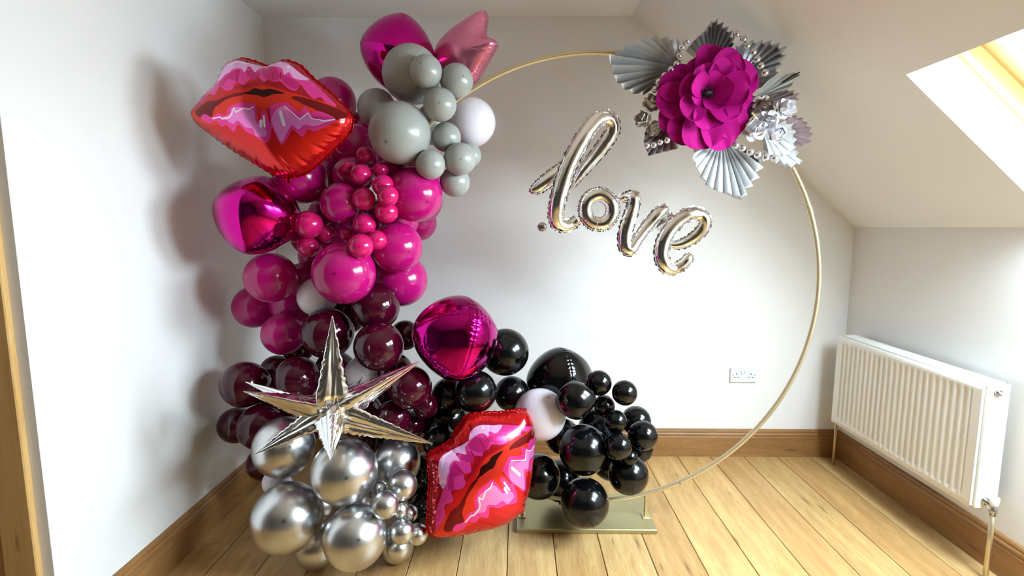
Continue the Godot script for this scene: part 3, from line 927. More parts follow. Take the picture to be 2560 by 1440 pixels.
func cushion(outline: Array, thick: float, side: float, creases: Array, ripple: float, uvf = null, ripples := 40.0) -> ArrayMesh:
	var n := outline.size()
	var rings := 26
	var pts := []
	var deep := 0.0
	var soft := []
	for j in rings + 1:
		var s := pow(float(j) / rings, 0.75)
		var row := []
		var srow := []
		for i in n + 1:
			var p: Vector2 = outline[i % n] * s
			var acc := 0.0
			for k in range(0, n, 3):
				acc += pow(max(p.distance_to(outline[k]), thick * 0.011), -3.0)
			var d := pow(acc / (n / 3.0), -1.0 / 3.0)
			if j == rings: d = 0.0
			deep = max(deep, d)
			row.append(p)
			srow.append(d)
		pts.append(row)
		soft.append(srow)
	var rows := []
	var uvs := []
	for j in rings + 1:
		var s := pow(float(j) / rings, 0.75)
		var row := []
		var uvrow := []
		for i in n + 1:
			var h: float = thick * pow(soft[j][i] / deep, 0.62)
			var a := float(i % n) / n
			if j > 4 and j < rings:
				var fold := ripple * exp(-pow((s - 0.95) / 0.06, 2.0)) * sin(a * TAU * ripples + 2.0 * sin(a * TAU * 7.0))
				for c in creases:
					var da: float = abs(a - c[0])
					da = min(da, 1.0 - da)
					fold -= c[1] * exp(-pow(da / 0.004, 2.0)) * smoothstep(c[2], 1.0, s)
				h += fold * min(1.0, (1.0 - s) * 16.0)
			row.append(Vector3(pts[j][i].x, pts[j][i].y, h * side))
			if uvf != null: uvrow.append(uvf.call(pts[j][i]))
		if side < 0: row.reverse()
		if side < 0: uvrow.reverse()
		rows.append(row)
		uvs.append(uvrow)
	for r in rows: r.reverse()
	for r in uvs: r.reverse()
	return surf(rows, uvs if uvf != null else null)

func rim(outline: Array, wide: float, waves: float) -> ArrayMesh:
	var n := outline.size()
	var rows := [[], [], [], []]
	for i in n + 1:
		var p: Vector2 = outline[i % n]
		var d := p.normalized()
		var w := wide * (1.0 + 0.25 * sin(TAU * waves * (i % n) / n))
		var lift := wide * 0.18 * sin(TAU * waves * 1.7 * (i % n) / n)
		rows[0].append(Vector3(p.x - d.x * 0.004, p.y - d.y * 0.004, 0.0012))
		rows[1].append(Vector3(p.x + d.x * w, p.y + d.y * w, 0.0008 + lift))
		rows[2].append(Vector3(p.x + d.x * w, p.y + d.y * w, -0.0008 + lift))
		rows[3].append(Vector3(p.x - d.x * 0.004, p.y - d.y * 0.004, -0.0012))
	for r in rows: r.reverse()
	return surf(rows)

func fill_poly(im: Image, pts: Array, c: Color):
	var lo := 1e9
	var hi := -1e9
	for p in pts:
		lo = min(lo, p.y)
		hi = max(hi, p.y)
	for y in range(max(0, int(lo)), min(im.get_height() - 1, int(hi) + 1)):
		var xs := []
		var yy := y + 0.5
		for i in pts.size():
			var a: Vector2 = pts[i]
			var b: Vector2 = pts[(i + 1) % pts.size()]
			if (a.y <= yy) != (b.y <= yy):
				xs.append(a.x + (yy - a.y) / (b.y - a.y) * (b.x - a.x))
		xs.sort()
		for k in range(0, xs.size() - 1, 2):
			var x0 := int(round(xs[k]))
			im.fill_rect(Rect2i(x0, y, max(1, int(round(xs[k + 1])) - x0), 1), c)

func lips_print() -> ImageTexture:
	var w := 1120
	var h := 800
	var ink := {"red": Color(0.82, 0.10, 0.10), "crimson": Color(0.68, 0.06, 0.14), "orange": Color(0.90, 0.20, 0.13), "dark": Color(0.46, 0.02, 0.05), "pink": Color(0.92, 0.24, 0.60), "magenta": Color(0.80, 0.14, 0.48), "lilac": Color(0.95, 0.72, 0.93), "lilacpink": Color(0.95, 0.52, 0.82), "mouth": Color(0.22, 0.03, 0.03), "white": Color(1, 0.96, 0.98)}
	var im := Image.create(w, h, false, Image.FORMAT_RGB8)
	im.fill(ink.red)
	var px := func(p: Vector2) -> Vector2: return Vector2((p.x + 1.05) / 2.1 * w, (0.75 - p.y) / 1.5 * h)
	for a in [["crimson", [Vector2(-1.003, 0.031), Vector2(-0.920, 0.142), Vector2(-0.637, 0.385), Vector2(-0.495, 0.590), Vector2(-0.299, 0.656), Vector2(0.016, 0.558), Vector2(0.228, 0.615), Vector2(0.417, 0.542), Vector2(0.542, 0.417), Vector2(0.920, 0.082), Vector2(0.995, -0.016), Vector2(0.731, 0.142), Vector2(0.102, 0.377), Vector2(-0.527, 0.252)]],
		["orange", [Vector2(-0.983, 0.047), Vector2(-0.841, 0.126), Vector2(-0.495, 0.142), Vector2(-0.149, 0.220), Vector2(0.102, 0.283), Vector2(0.354, 0.220), Vector2(0.731, 0.126), Vector2(0.951, -0.031), Vector2(0.731, -0.189), Vector2(0.102, -0.079), Vector2(-0.527, -0.126), Vector2(-0.983, -0.047)]],
		["crimson", [Vector2(-0.684, 0.283), Vector2(-0.181, 0.299), Vector2(0.102, 0.377), Vector2(0.417, 0.299), Vector2(0.763, 0.110), Vector2(0.417, 0.212), Vector2(0.102, 0.299), Vector2(-0.181, 0.259)]],
		["dark", [Vector2(-0.833, 0.047), Vector2(-0.637, 0.142), Vector2(-0.495, 0.142), Vector2(-0.212, 0.212), Vector2(-0.149, 0.173), Vector2(-0.495, 0.079), Vector2(-0.590, -0.039), Vector2(-0.763, -0.039)]],
		["dark", [Vector2(0.480, 0.165), Vector2(0.700, 0.110), Vector2(0.967, 0.000), Vector2(0.936, -0.086), Vector2(0.841, -0.079), Vector2(0.653, 0.031), Vector2(0.432, 0.126)]],
		["orange", [Vector2(-0.542, -0.031), Vector2(-0.401, 0.126), Vector2(-0.149, 0.181), Vector2(0.008, 0.173), Vector2(0.118, 0.126), Vector2(0.228, 0.165), Vector2(0.417, 0.142), Vector2(0.590, 0.047), Vector2(0.637, -0.031), Vector2(0.259, -0.031), Vector2(-0.212, -0.031)]],
		["pink", [Vector2(-0.920, 0.079), Vector2(-0.778, 0.220), Vector2(-0.527, 0.362), Vector2(-0.448, 0.440), Vector2(-0.307, 0.511), Vector2(-0.086, 0.503), Vector2(0.102, 0.527), Vector2(0.322, 0.503), Vector2(0.511, 0.409), Vector2(0.668, 0.283), Vector2(0.873, 0.079), Vector2(0.778, 0.102), Vector2(0.715, 0.165), Vector2(0.653, 0.142), Vector2(0.558, 0.228), Vector2(0.503, 0.299), Vector2(0.464, 0.228), Vector2(0.393, 0.244), Vector2(0.330, 0.299), Vector2(0.283, 0.333), Vector2(0.212, 0.327), Vector2(0.165, 0.369), Vector2(0.102, 0.327), Vector2(0.039, 0.377), Vector2(-0.024, 0.362), Vector2(-0.071, 0.365), Vector2(-0.134, 0.299), Vector2(-0.228, 0.333), Vector2(-0.275, 0.252), Vector2(-0.369, 0.248), Vector2(-0.464, 0.299), Vector2(-0.527, 0.208), Vector2(-0.637, 0.228), Vector2(-0.715, 0.142), Vector2(-0.841, 0.102)]],
		["magenta", [Vector2(-0.480, 0.330), Vector2(-0.338, 0.440), Vector2(-0.212, 0.480), Vector2(-0.228, 0.346), Vector2(-0.338, 0.377), Vector2(-0.417, 0.299)]],
		["magenta", [Vector2(-0.134, 0.464), Vector2(-0.024, 0.487), Vector2(0.016, 0.377), Vector2(-0.071, 0.377)]],
		["magenta", [Vector2(0.039, 0.487), Vector2(0.197, 0.503), Vector2(0.283, 0.377), Vector2(0.197, 0.338), Vector2(0.102, 0.377)]],
		["magenta", [Vector2(0.291, 0.409), Vector2(0.417, 0.362), Vector2(0.495, 0.299), Vector2(0.448, 0.252), Vector2(0.338, 0.314)]],
		["lilac", [Vector2(-0.535, 0.369), Vector2(-0.480, 0.472), Vector2(-0.385, 0.574), Vector2(-0.283, 0.605), Vector2(-0.149, 0.574), Vector2(0.008, 0.538), Vector2(0.102, 0.525), Vector2(0.000, 0.506), Vector2(-0.031, 0.453), Vector2(-0.063, 0.472), Vector2(-0.099, 0.509), Vector2(-0.137, 0.522), Vector2(-0.153, 0.453), Vector2(-0.212, 0.500), Vector2(-0.299, 0.487), Vector2(-0.338, 0.453), Vector2(-0.401, 0.425), Vector2(-0.464, 0.377)]],
		["lilac", [Vector2(0.102, 0.525), Vector2(0.157, 0.563), Vector2(0.259, 0.574), Vector2(0.354, 0.535), Vector2(0.464, 0.443), Vector2(0.561, 0.369), Vector2(0.432, 0.369), Vector2(0.369, 0.440), Vector2(0.322, 0.412), Vector2(0.288, 0.480), Vector2(0.197, 0.516)]],
		["pink", [Vector2(-0.763, -0.039), Vector2(-0.684, 0.000), Vector2(-0.590, -0.039), Vector2(-0.480, 0.000), Vector2(-0.385, -0.031), Vector2(-0.338, 0.047), Vector2(-0.275, 0.079), Vector2(-0.181, 0.102), Vector2(-0.086, 0.086), Vector2(0.011, 0.079), Vector2(0.027, -0.063), Vector2(0.055, -0.102), Vector2(0.086, 0.000), Vector2(0.134, -0.003), Vector2(0.168, -0.102), Vector2(0.184, 0.047), Vector2(0.259, 0.079), Vector2(0.369, 0.097), Vector2(0.432, 0.047), Vector2(0.511, -0.008), Vector2(0.574, 0.047), Vector2(0.637, -0.016), Vector2(0.731, 0.000), Vector2(0.888, -0.086), Vector2(0.778, -0.165), Vector2(0.653, -0.220), Vector2(0.574, -0.204), Vector2(0.511, -0.283), Vector2(0.417, -0.204), Vector2(0.354, -0.283), Vector2(0.267, -0.369), Vector2(0.228, -0.314), Vector2(0.189, -0.173), Vector2(0.149, -0.283), Vector2(0.071, -0.346), Vector2(-0.024, -0.283), Vector2(-0.071, -0.252), Vector2(-0.149, -0.220), Vector2(-0.228, -0.134), Vector2(-0.299, -0.197), Vector2(-0.338, -0.204), Vector2(-0.401, -0.134), Vector2(-0.480, -0.149), Vector2(-0.542, -0.079), Vector2(-0.653, -0.102)]],
		["lilacpink", [Vector2(-0.464, -0.050), Vector2(-0.338, -0.031), Vector2(-0.275, 0.047), Vector2(-0.149, 0.047), Vector2(-0.016, 0.016), Vector2(0.008, -0.126), Vector2(0.102, -0.189), Vector2(0.102, -0.267), Vector2(0.039, -0.275), Vector2(-0.031, -0.267), Vector2(-0.055, -0.189), Vector2(-0.149, -0.165), Vector2(-0.228, -0.094), Vector2(-0.307, -0.126), Vector2(-0.385, -0.079)]],
		["lilacpink", [Vector2(0.197, -0.079), Vector2(0.259, 0.016), Vector2(0.354, 0.047), Vector2(0.417, -0.031), Vector2(0.511, -0.079), Vector2(0.605, -0.047), Vector2(0.668, -0.110), Vector2(0.841, -0.086), Vector2(0.668, -0.165), Vector2(0.558, -0.149), Vector2(0.480, -0.204), Vector2(0.417, -0.157), Vector2(0.338, -0.252), Vector2(0.267, -0.338), Vector2(0.228, -0.252), Vector2(0.200, -0.157)]],
		["mouth", [Vector2(-0.162, 0.204), Vector2(-0.071, 0.223), Vector2(0.000, 0.258), Vector2(0.102, 0.236), Vector2(0.181, 0.248), Vector2(0.244, 0.233), Vector2(0.351, 0.195), Vector2(0.228, 0.186), Vector2(0.181, 0.170), Vector2(0.110, 0.153), Vector2(0.039, 0.176)]],
		["red", [Vector2(-1.003, 0.016), Vector2(-0.951, -0.086), Vector2(-0.684, -0.291), Vector2(-0.369, -0.491), Vector2(-0.055, -0.679), Vector2(0.086, -0.717), Vector2(0.322, -0.689), Vector2(0.605, -0.511), Vector2(0.943, -0.220), Vector2(0.991, -0.110), Vector2(0.936, -0.126), Vector2(0.731, -0.236), Vector2(0.590, -0.322), Vector2(0.417, -0.409), Vector2(0.228, -0.487), Vector2(0.071, -0.472), Vector2(-0.149, -0.377), Vector2(-0.275, -0.330), Vector2(-0.464, -0.204), Vector2(-0.621, -0.134), Vector2(-0.825, -0.079)]]]:
		var q := []
		for p in smooth_outline(a[1], 4): q.append(px.call(p))
		fill_poly(im, q, ink[a[0]])
	for a in [["white", 0.0142, [Vector2(-0.574, -0.055), Vector2(-0.464, -0.044), Vector2(-0.440, -0.066), Vector2(-0.338, -0.055), Vector2(-0.299, -0.024), Vector2(-0.256, 0.047), Vector2(-0.241, -0.003), Vector2(-0.134, 0.039), Vector2(-0.071, 0.024), Vector2(-0.011, 0.047)]],
		["white", 0.0126, [Vector2(0.354, 0.050), Vector2(0.432, -0.019), Vector2(0.511, -0.094), Vector2(0.605, -0.024), Vector2(0.640, -0.079), Vector2(0.676, -0.097), Vector2(0.715, -0.094), Vector2(0.778, -0.110), Vector2(0.873, -0.086)]],
		["white", 0.0252, [Vector2(0.107, -0.055), Vector2(0.102, -0.165)]],
		["white", 0.0409, [Vector2(0.068, -0.110), Vector2(0.058, -0.157)]],
		["white", 0.0377, [Vector2(0.303, -0.016), Vector2(0.330, -0.149)]],
		["white", 0.0126, [Vector2(-0.369, 0.535), Vector2(-0.275, 0.590), Vector2(-0.149, 0.563)]],
		["white", 0.0220, [Vector2(0.338, 0.511), Vector2(0.351, 0.506)]],
		["crimson", 0.0142, [Vector2(0.027, 0.440), Vector2(0.020, 0.362)]],
		["crimson", 0.0126, [Vector2(-0.228, 0.409), Vector2(-0.212, 0.338)]],
		["crimson", 0.0126, [Vector2(0.204, 0.456), Vector2(0.193, 0.369)]],
		["crimson", 0.0126, [Vector2(0.283, 0.440), Vector2(0.291, 0.362)]],
		["crimson", 0.0157, [Vector2(0.173, 0.031), Vector2(0.170, -0.126)]]]:
		var r: float = a[1] * w / 2.1 / 2.0
		for i in a[2].size() - 1:
			var p: Vector2 = px.call(a[2][i])
			var q: Vector2 = px.call(a[2][i + 1])
			var steps := int(p.distance_to(q) / 1.5) + 1
			for k in steps + 1:
				var c := p.lerp(q, float(k) / steps)
				for dy in range(-int(r), int(r) + 1):
					var half := sqrt(max(0.0, r * r - dy * dy))
					im.fill_rect(Rect2i(int(c.x - half), int(c.y) + dy, max(1, int(2 * half)), 1), ink[a[0]])
	return ImageTexture.create_from_image(im)

func foil_lips():
	var out := resample(smooth_outline([Vector2(-1.003, 0.031), Vector2(-0.983, 0.086), Vector2(-0.920, 0.142), Vector2(-0.778, 0.275), Vector2(-0.637, 0.385), Vector2(-0.566, 0.495), Vector2(-0.495, 0.590), Vector2(-0.401, 0.637), Vector2(-0.299, 0.656), Vector2(-0.149, 0.616), Vector2(0.016, 0.558), Vector2(0.118, 0.597), Vector2(0.228, 0.615), Vector2(0.338, 0.582), Vector2(0.417, 0.542), Vector2(0.542, 0.417), Vector2(0.731, 0.259), Vector2(0.920, 0.082), Vector2(0.995, -0.016), Vector2(0.991, -0.110), Vector2(0.943, -0.220), Vector2(0.778, -0.365), Vector2(0.605, -0.511), Vector2(0.417, -0.645), Vector2(0.322, -0.689), Vector2(0.228, -0.712), Vector2(0.086, -0.717), Vector2(-0.055, -0.679), Vector2(-0.212, -0.585), Vector2(-0.369, -0.491), Vector2(-0.527, -0.396), Vector2(-0.684, -0.291), Vector2(-0.841, -0.176), Vector2(-0.951, -0.086)], 6), 264)
	var uvf := func(p: Vector2) -> Vector2: return Vector2((p.x + 1.05) / 2.1, (0.75 - p.y) / 1.5)
	var creases := [[0.655, 0.035, 0.7], [0.70, 0.03, 0.62], [0.735, 0.03, 0.72], [0.79, 0.04, 0.66], [0.83, 0.03, 0.75], [0.875, 0.035, 0.72], [0.92, 0.03, 0.78], [0.60, 0.03, 0.7], [0.56, 0.03, 0.76], [0.50, 0.02, 0.8], [0.09, 0.02, 0.82], [0.13, 0.02, 0.84], [0.21, 0.03, 0.7], [0.36, 0.02, 0.8], [0.41, 0.02, 0.82]]
	var front := cushion(out, 0.36, 1.0, creases, 0.006, uvf, 37.0)
	var back := cushion(out, 0.36, -1.0, creases, 0.012, null, 46.0)
	var edge := rim(out, 0.022, 60.0)
	var print_mat := mat(Color(1, 1, 1), 0.15, 0.6)
	print_mat.albedo_texture = lips_print()
	print_mat.metallic_specular = 0.6
	var put := func(at: Vector3, bs: Basis, label: String):
		var o := thing("foil_lips_balloon", label, "foil balloon", at, "red lips foil balloons")
		obj("printed_front", front, print_mat, o, Vector3.ZERO, bs)
		obj("plain_back", back, M.red_foil, o, Vector3.ZERO, bs)
		obj("seam_rim", edge, M.red_foil, o, Vector3.ZERO, bs)
		obj("filling_tail", tube([Vector3(0.13, -0.70, 0), Vector3(0.13, -0.76, 0.005), Vector3(0.135, -0.80, 0.01)], [0.035, 0.03, 0.025], 8, 0.2), M.red_foil, o, Vector3.ZERO, bs)
	var b1 := (Basis(Vector3.UP, -0.10) * Basis(Vector3.RIGHT, 0.06)).scaled(Vector3.ONE * 0.295)
	put.call(Vector3(-0.875, 1.704, -1.86), b1, "red and pink printed lips foil balloon lying level at the upper left")
	# the lower one is squashed between its neighbours, so it has an outline of its own
	var out2 := resample(smooth_outline([Vector2(0.1337, 0.2315), Vector2(0.1007, 0.2298), Vector2(0.0502, 0.2347), Vector2(0.0050, 0.2386), Vector2(-0.0220, 0.2376), Vector2(-0.0470, 0.2288), Vector2(-0.0614, 0.2093), Vector2(-0.0778, 0.1924), Vector2(-0.0965, 0.1696), Vector2(-0.1041, 0.1516), Vector2(-0.1286, 0.1383), Vector2(-0.1592, 0.1261), Vector2(-0.1851, 0.1166), Vector2(-0.1993, 0.1030), Vector2(-0.1959, 0.0736), Vector2(-0.1920, 0.0194), Vector2(-0.1999, -0.0408), Vector2(-0.2052, -0.1012), Vector2(-0.2113, -0.1530), Vector2(-0.1992, -0.1839), Vector2(-0.1601, -0.1992), Vector2(-0.0746, -0.2069), Vector2(-0.0127, -0.2055), Vector2(0.0458, -0.2056), Vector2(0.0968, -0.1964), Vector2(0.1475, -0.1716), Vector2(0.1692, -0.1648), Vector2(0.1775, -0.1249), Vector2(0.1957, -0.0888), Vector2(0.2160, -0.0086), Vector2(0.2275, 0.0605), Vector2(0.2359, 0.1127), Vector2(0.2320, 0.1623), Vector2(0.2245, 0.1945), Vector2(0.2094, 0.2231), Vector2(0.1811, 0.2301)], 5), 264)
	var uvf2 := func(p: Vector2) -> Vector2:
		var q := Vector2(Vector3(2.8645, 1.9906, -0.0655).dot(Vector3(p.x, p.y, 1.0)), Vector3(-1.8124, 2.2277, 0.0894).dot(Vector3(p.x, p.y, 1.0)))
		return Vector2((q.x + 1.05) / 2.1, (0.75 - q.y) / 1.5)
	var cr2 := [[0.06, 0.006, 0.7], [0.12, 0.008, 0.72], [0.2, 0.008, 0.75], [0.31, 0.007, 0.72], [0.42, 0.006, 0.78], [0.55, 0.008, 0.7], [0.62, 0.006, 0.8], [0.70, 0.008, 0.74], [0.8, 0.007, 0.78], [0.9, 0.008, 0.74]]
	var o2 := thing("foil_lips_balloon", "red and pink printed lips foil balloon standing tilted between silver and black balloons", "foil balloon", Vector3(-0.149, 0.354, -1.870), "red lips foil balloons")
	var bs2 := Basis(Vector3(0.936, 0.000, -0.352), Vector3(-0.063, 0.984, -0.168), Vector3(0.347, 0.179, 0.921))
	obj("printed_front", cushion(out2, 0.105, 1.0, cr2, 0.0018, uvf2, 37.0), print_mat, o2, Vector3.ZERO, bs2)
	obj("plain_back", cushion(out2, 0.105, -1.0, cr2, 0.0018, null, 37.0), M.red_foil, o2, Vector3.ZERO, bs2)
	obj("seam_rim", rim(out2, 0.0065, 60.0), M.red_foil, o2, Vector3.ZERO, bs2)

func pink_star():
	var pts := [Vector2(0.0925, 0.1368), Vector2(0.0922, 0.0881), Vector2(0.0885, 0.0456), Vector2(0.1142, 0.0226), Vector2(0.1400, -0.0005), Vector2(0.1069, -0.0516), Vector2(0.0736, -0.0979), Vector2(0.0367, -0.1461), Vector2(-0.0188, -0.1192), Vector2(-0.0970, -0.1090), Vector2(-0.1432, -0.0672), Vector2(-0.1352, -0.0094), Vector2(-0.1030, 0.0480), Vector2(-0.0541, 0.0871), Vector2(0.0185, 0.1160)]
	var wide := []
	for p in pts: wide.append(Vector2(p.x / 0.85, p.y))
	var out := resample(smooth_outline(wide, 2), 180)
	var o := thing("foil_star_balloon", "pale pink foil star with sharp points at the top, above the small grey balloons", "foil balloon", Vector3(-0.234, 2.071, -2.300))
	var bs := Basis(Vector3.UP, -0.5)
	var cr := [[0.12, 0.006, 0.6], [0.22, 0.006, 0.5], [0.36, 0.006, 0.55], [0.42, 0.005, 0.7]]
	obj("foil_front", cushion(out, 0.075, 1.0, cr, 0.0006, null, 21.0), M.pink_foil, o, Vector3.ZERO, bs)
	obj("foil_back", cushion(out, 0.075, -1.0, cr, 0.0006, null, 21.0), M.pink_foil, o, Vector3.ZERO, bs)
	obj("seam_rim", rim(out, 0.002, 3.0), M.pink_foil, o, Vector3.ZERO, bs)

func make_spike(seed_: int) -> ArrayMesh:
	# a foil cone of three welded panels: ridges along it, crinkled seams; points to +y, one long, radius 1 at its widest
	var rows := []
	var seg := 72
	var n := 46
	var f := FastNoiseLite.new()
	f.seed = seed_
	f.frequency = 1.0
	for j in n + 1:
		var t := float(j) / n
		var r: float = 0.22 + 0.78 * sin(t / 0.20 * PI / 2) if t < 0.20 else pow(1.0 - (t - 0.20) / 0.80, 0.92)
		r = max(r, 0.06 if t < 0.995 else 0.0)
		var row := []
		for i in seg + 1:
			var a := TAU * (i % seg) / seg
			var c := cos(a * 1.5 + seed_)
			var seam: float = pow(abs(c), 14.0)
			var k := 0.86 + 0.16 * cos(3.0 * a + 2.0 * seed_) + 0.16 * seam
			k += 0.05 * cos(9.0 * a + seed_) * (1.0 - t)
			k += seam * 0.30 * f.get_noise_2d(t * 46.0, floor(a / TAU * 3.0) * 10.0)
			k += 0.10 * f.get_noise_3d(cos(a) * 2.6, sin(a) * 2.6, t * 2.2) * (1.0 - 0.5 * t)
			k += 0.12 * exp(-t * 9.0) * f.get_noise_3d(cos(a) * 7.0, sin(a) * 7.0, t * 5.0)
			row.append(Vector3(cos(a) * r * k, t, sin(a) * r * k))
		rows.append(row)
	rows.reverse()
	return surf(rows)

func starburst():
	var c := Vector3(-0.648, 0.671, -1.700)
	var o := thing("starburst_balloon", "mirror silver spiky star balloon with long pointed arms above the silver balloons", "foil balloon", c)
	var kinds := [make_spike(3), make_spike(8), make_spike(14)]
	var tips := [Vector3(-0.633, 1.013, -1.700), Vector3(-0.339, 0.849, -1.720), Vector3(-0.298, 0.557, -1.700), Vector3(-0.584, 0.591, -1.500), Vector3(-0.889, 0.551, -1.620), Vector3(-0.933, 0.758, -1.660), Vector3(-1.026, 0.735, -1.840)]
	tips.append_array([c + Vector3(0.03, 0.05, -0.26), c + Vector3(-0.12, -0.08, -0.14)])
	var k := 0
	for t in tips:
		var d: Vector3 = t - c
		var b := along_y(d) * Basis(Vector3.UP, k * 1.3)
		var w: float = [0.052, 0.047, 0.047, 0.05, 0.042, 0.045, 0.036][k] if k < 7 else 0.04
		b = Basis(b.x * w, b.y * d.length(), b.z * w)
		obj("spike", kinds[k % 3], M.star_foil, o, Vector3.ZERO, b)
		k += 1
	obj("hub_knot", lathe([Vector2(0, 0.02), Vector2(0.016, 0.014), Vector2(0.022, 0), Vector2(0.016, -0.014), Vector2(0, -0.02)], 14), M.stamen, o, Vector3(0, 0, 0.0))

func love_word():
	word_paths["tail"] = [Vector4(0.055, 1.446, -2.120, 0.0044), Vector4(0.062, 1.458, -2.120, 0.0164), Vector4(0.087, 1.475, -2.120, 0.0252), Vector4(0.120, 1.501, -2.120, 0.0284), Vector4(0.152, 1.529, -2.120, 0.0251), Vector4(0.182, 1.561, -2.120, 0.0163)]
	word_paths["l"] = [Vector4(0.228, 1.471, -2.140, 0.0022), Vector4(0.237, 1.498, -2.140, 0.0120), Vector4(0.266, 1.541, -2.140, 0.0207), Vector4(0.314, 1.598, -2.140, 0.0250), Vector4(0.355, 1.652, -2.130, 0.0270), Vector4(0.381, 1.696, -2.120, 0.0270), Vector4(0.377, 1.730, -2.110, 0.0269), Vector4(0.348, 1.746, -2.100, 0.0279), Vector4(0.312, 1.731, -2.090, 0.0290), Vector4(0.272, 1.683, -2.080, 0.0302), Vector4(0.236, 1.626, -2.080, 0.0314), Vector4(0.202, 1.556, -2.080, 0.0315), Vector4(0.177, 1.483, -2.080, 0.0317), Vector4(0.159, 1.414, -2.080, 0.0307), Vector4(0.153, 1.366, -2.090, 0.0308), Vector4(0.161, 1.331, -2.100, 0.0298), Vector4(0.187, 1.315, -2.110, 0.0254), Vector4(0.221, 1.323, -2.120, 0.0221), Vector4(0.245, 1.342, -2.120, 0.0198)]
	word_paths["o"] = [Vector4(0.321, 1.323, -2.100, 0.0276), Vector4(0.338, 1.323, -2.100, 0.0276), Vector4(0.355, 1.328, -2.100, 0.0275), Vector4(0.369, 1.339, -2.100, 0.0275), Vector4(0.379, 1.354, -2.100, 0.0275), Vector4(0.384, 1.372, -2.100, 0.0275), Vector4(0.384, 1.391, -2.100, 0.0274), Vector4(0.379, 1.409, -2.100, 0.0274), Vector4(0.368, 1.424, -2.100, 0.0274), Vector4(0.354, 1.435, -2.100, 0.0274), Vector4(0.338, 1.442, -2.100, 0.0274), Vector4(0.321, 1.442, -2.100, 0.0274), Vector4(0.304, 1.436, -2.100, 0.0274), Vector4(0.290, 1.426, -2.100, 0.0274), Vector4(0.280, 1.411, -2.100, 0.0274), Vector4(0.275, 1.393, -2.100, 0.0274), Vector4(0.275, 1.374, -2.100, 0.0275), Vector4(0.280, 1.356, -2.100, 0.0275), Vector4(0.290, 1.341, -2.100, 0.0275), Vector4(0.305, 1.329, -2.100, 0.0275), Vector4(0.321, 1.323, -2.100, 0.0276)]
	word_paths["v"] = [Vector4(0.416, 1.424, -2.120, 0.0110), Vector4(0.440, 1.432, -2.120, 0.0186), Vector4(0.468, 1.435, -2.100, 0.0219), Vector4(0.467, 1.393, -2.100, 0.0252), Vector4(0.452, 1.339, -2.100, 0.0275), Vector4(0.438, 1.280, -2.100, 0.0276), Vector4(0.442, 1.231, -2.100, 0.0277), Vector4(0.464, 1.220, -2.100, 0.0255), Vector4(0.492, 1.258, -2.110, 0.0254), Vector4(0.537, 1.318, -2.120, 0.0264), Vector4(0.579, 1.367, -2.120, 0.0252), Vector4(0.606, 1.386, -2.120, 0.0186), Vector4(0.616, 1.391, -2.120, 0.0066)]
	word_paths["link"] = [Vector4(0.575, 1.309, -2.140, 0.0110), Vector4(0.610, 1.337, -2.140, 0.0187), Vector4(0.646, 1.354, -2.140, 0.0143)]
	word_paths["e"] = [Vector4(0.633, 1.236, -2.130, 0.0111), Vector4(0.675, 1.239, -2.130, 0.0188), Vector4(0.720, 1.263, -2.120, 0.0221), Vector4(0.756, 1.301, -2.110, 0.0242), Vector4(0.763, 1.337, -2.100, 0.0242), Vector4(0.742, 1.361, -2.100, 0.0252), Vector4(0.700, 1.366, -2.090, 0.0263), Vector4(0.658, 1.342, -2.090, 0.0275), Vector4(0.619, 1.302, -2.090, 0.0286), Vector4(0.594, 1.253, -2.090, 0.0298), Vector4(0.587, 1.198, -2.090, 0.0299), Vector4(0.605, 1.155, -2.090, 0.0289), Vector4(0.642, 1.140, -2.100, 0.0245), Vector4(0.677, 1.157, -2.100, 0.0222), Vector4(0.701, 1.184, -2.100, 0.0211), Vector4(0.713, 1.201, -2.100, 0.0089)]
	var o := thing("foil_word_balloon", "silver foil script balloon reading love, hanging inside the hoop", "foil balloon", Vector3(0.336, 1.464, -2.12))
	var c := o.position
	var parts := [["letter_stroke", "tail"], ["letter", "l"], ["letter", "o"], ["letter", "v"], ["letter_stroke", "link"], ["letter", "e"]]
	for pr in parts:
		var pts: Array = spline(word_paths[pr[1]], 7)
		var path := []
		var radii := []
		for q in pts:
			path.append(Vector3(q.x, q.y, q.z) - c)
			radii.append(q.w)
		var letter := obj(pr[0], tube(path, radii, 26, 0.85, Vector3.BACK, 0.045), M.silver_foil, o)
		# crinkled welded edge along both sides
		for s in [-1.0, 1.0]:
			var rows := [[], []]
			for j in path.size():
				var t: Vector3 = (path[min(j + 1, path.size() - 1)] - path[max(j - 1, 0)]).normalized()
				var side: Vector3 = t.cross(Vector3.BACK).normalized() * s
				var r: float = radii[j]
				var w := 0.0035 + 0.003 * sin(j * 2.4) + 0.0016 * sin(j * 5.1)
				if pr[1] == "o" and s < 0: w *= 0.4
				rows[0].append(path[j] + side * (r - 0.002))
				rows[1].append(path[j] + side * (r + w) + Vector3(0, 0, 0.002 * sin(j * 3.3)))
			if rows[0].size() > 2: obj("seam", surf(rows), M.silver_seam, letter)
	var tab := cushion_tab()
	obj("filling_tail", tab, M.silver_seam, o, Vector3(0.099, 1.312, -2.110) - c)

func cushion_tab() -> ArrayMesh:
	var st := lathe([Vector2(0, 0.003), Vector2(0.012, 0.0025), Vector2(0.019, 0), Vector2(0.012, -0.0025), Vector2(0, -0.003)], 18)
	var s2 := SurfaceTool.new()
	s2.append_from(st, 0, Transform3D(Basis(Vector3.RIGHT, PI / 2), Vector3.ZERO))
	return s2.commit()

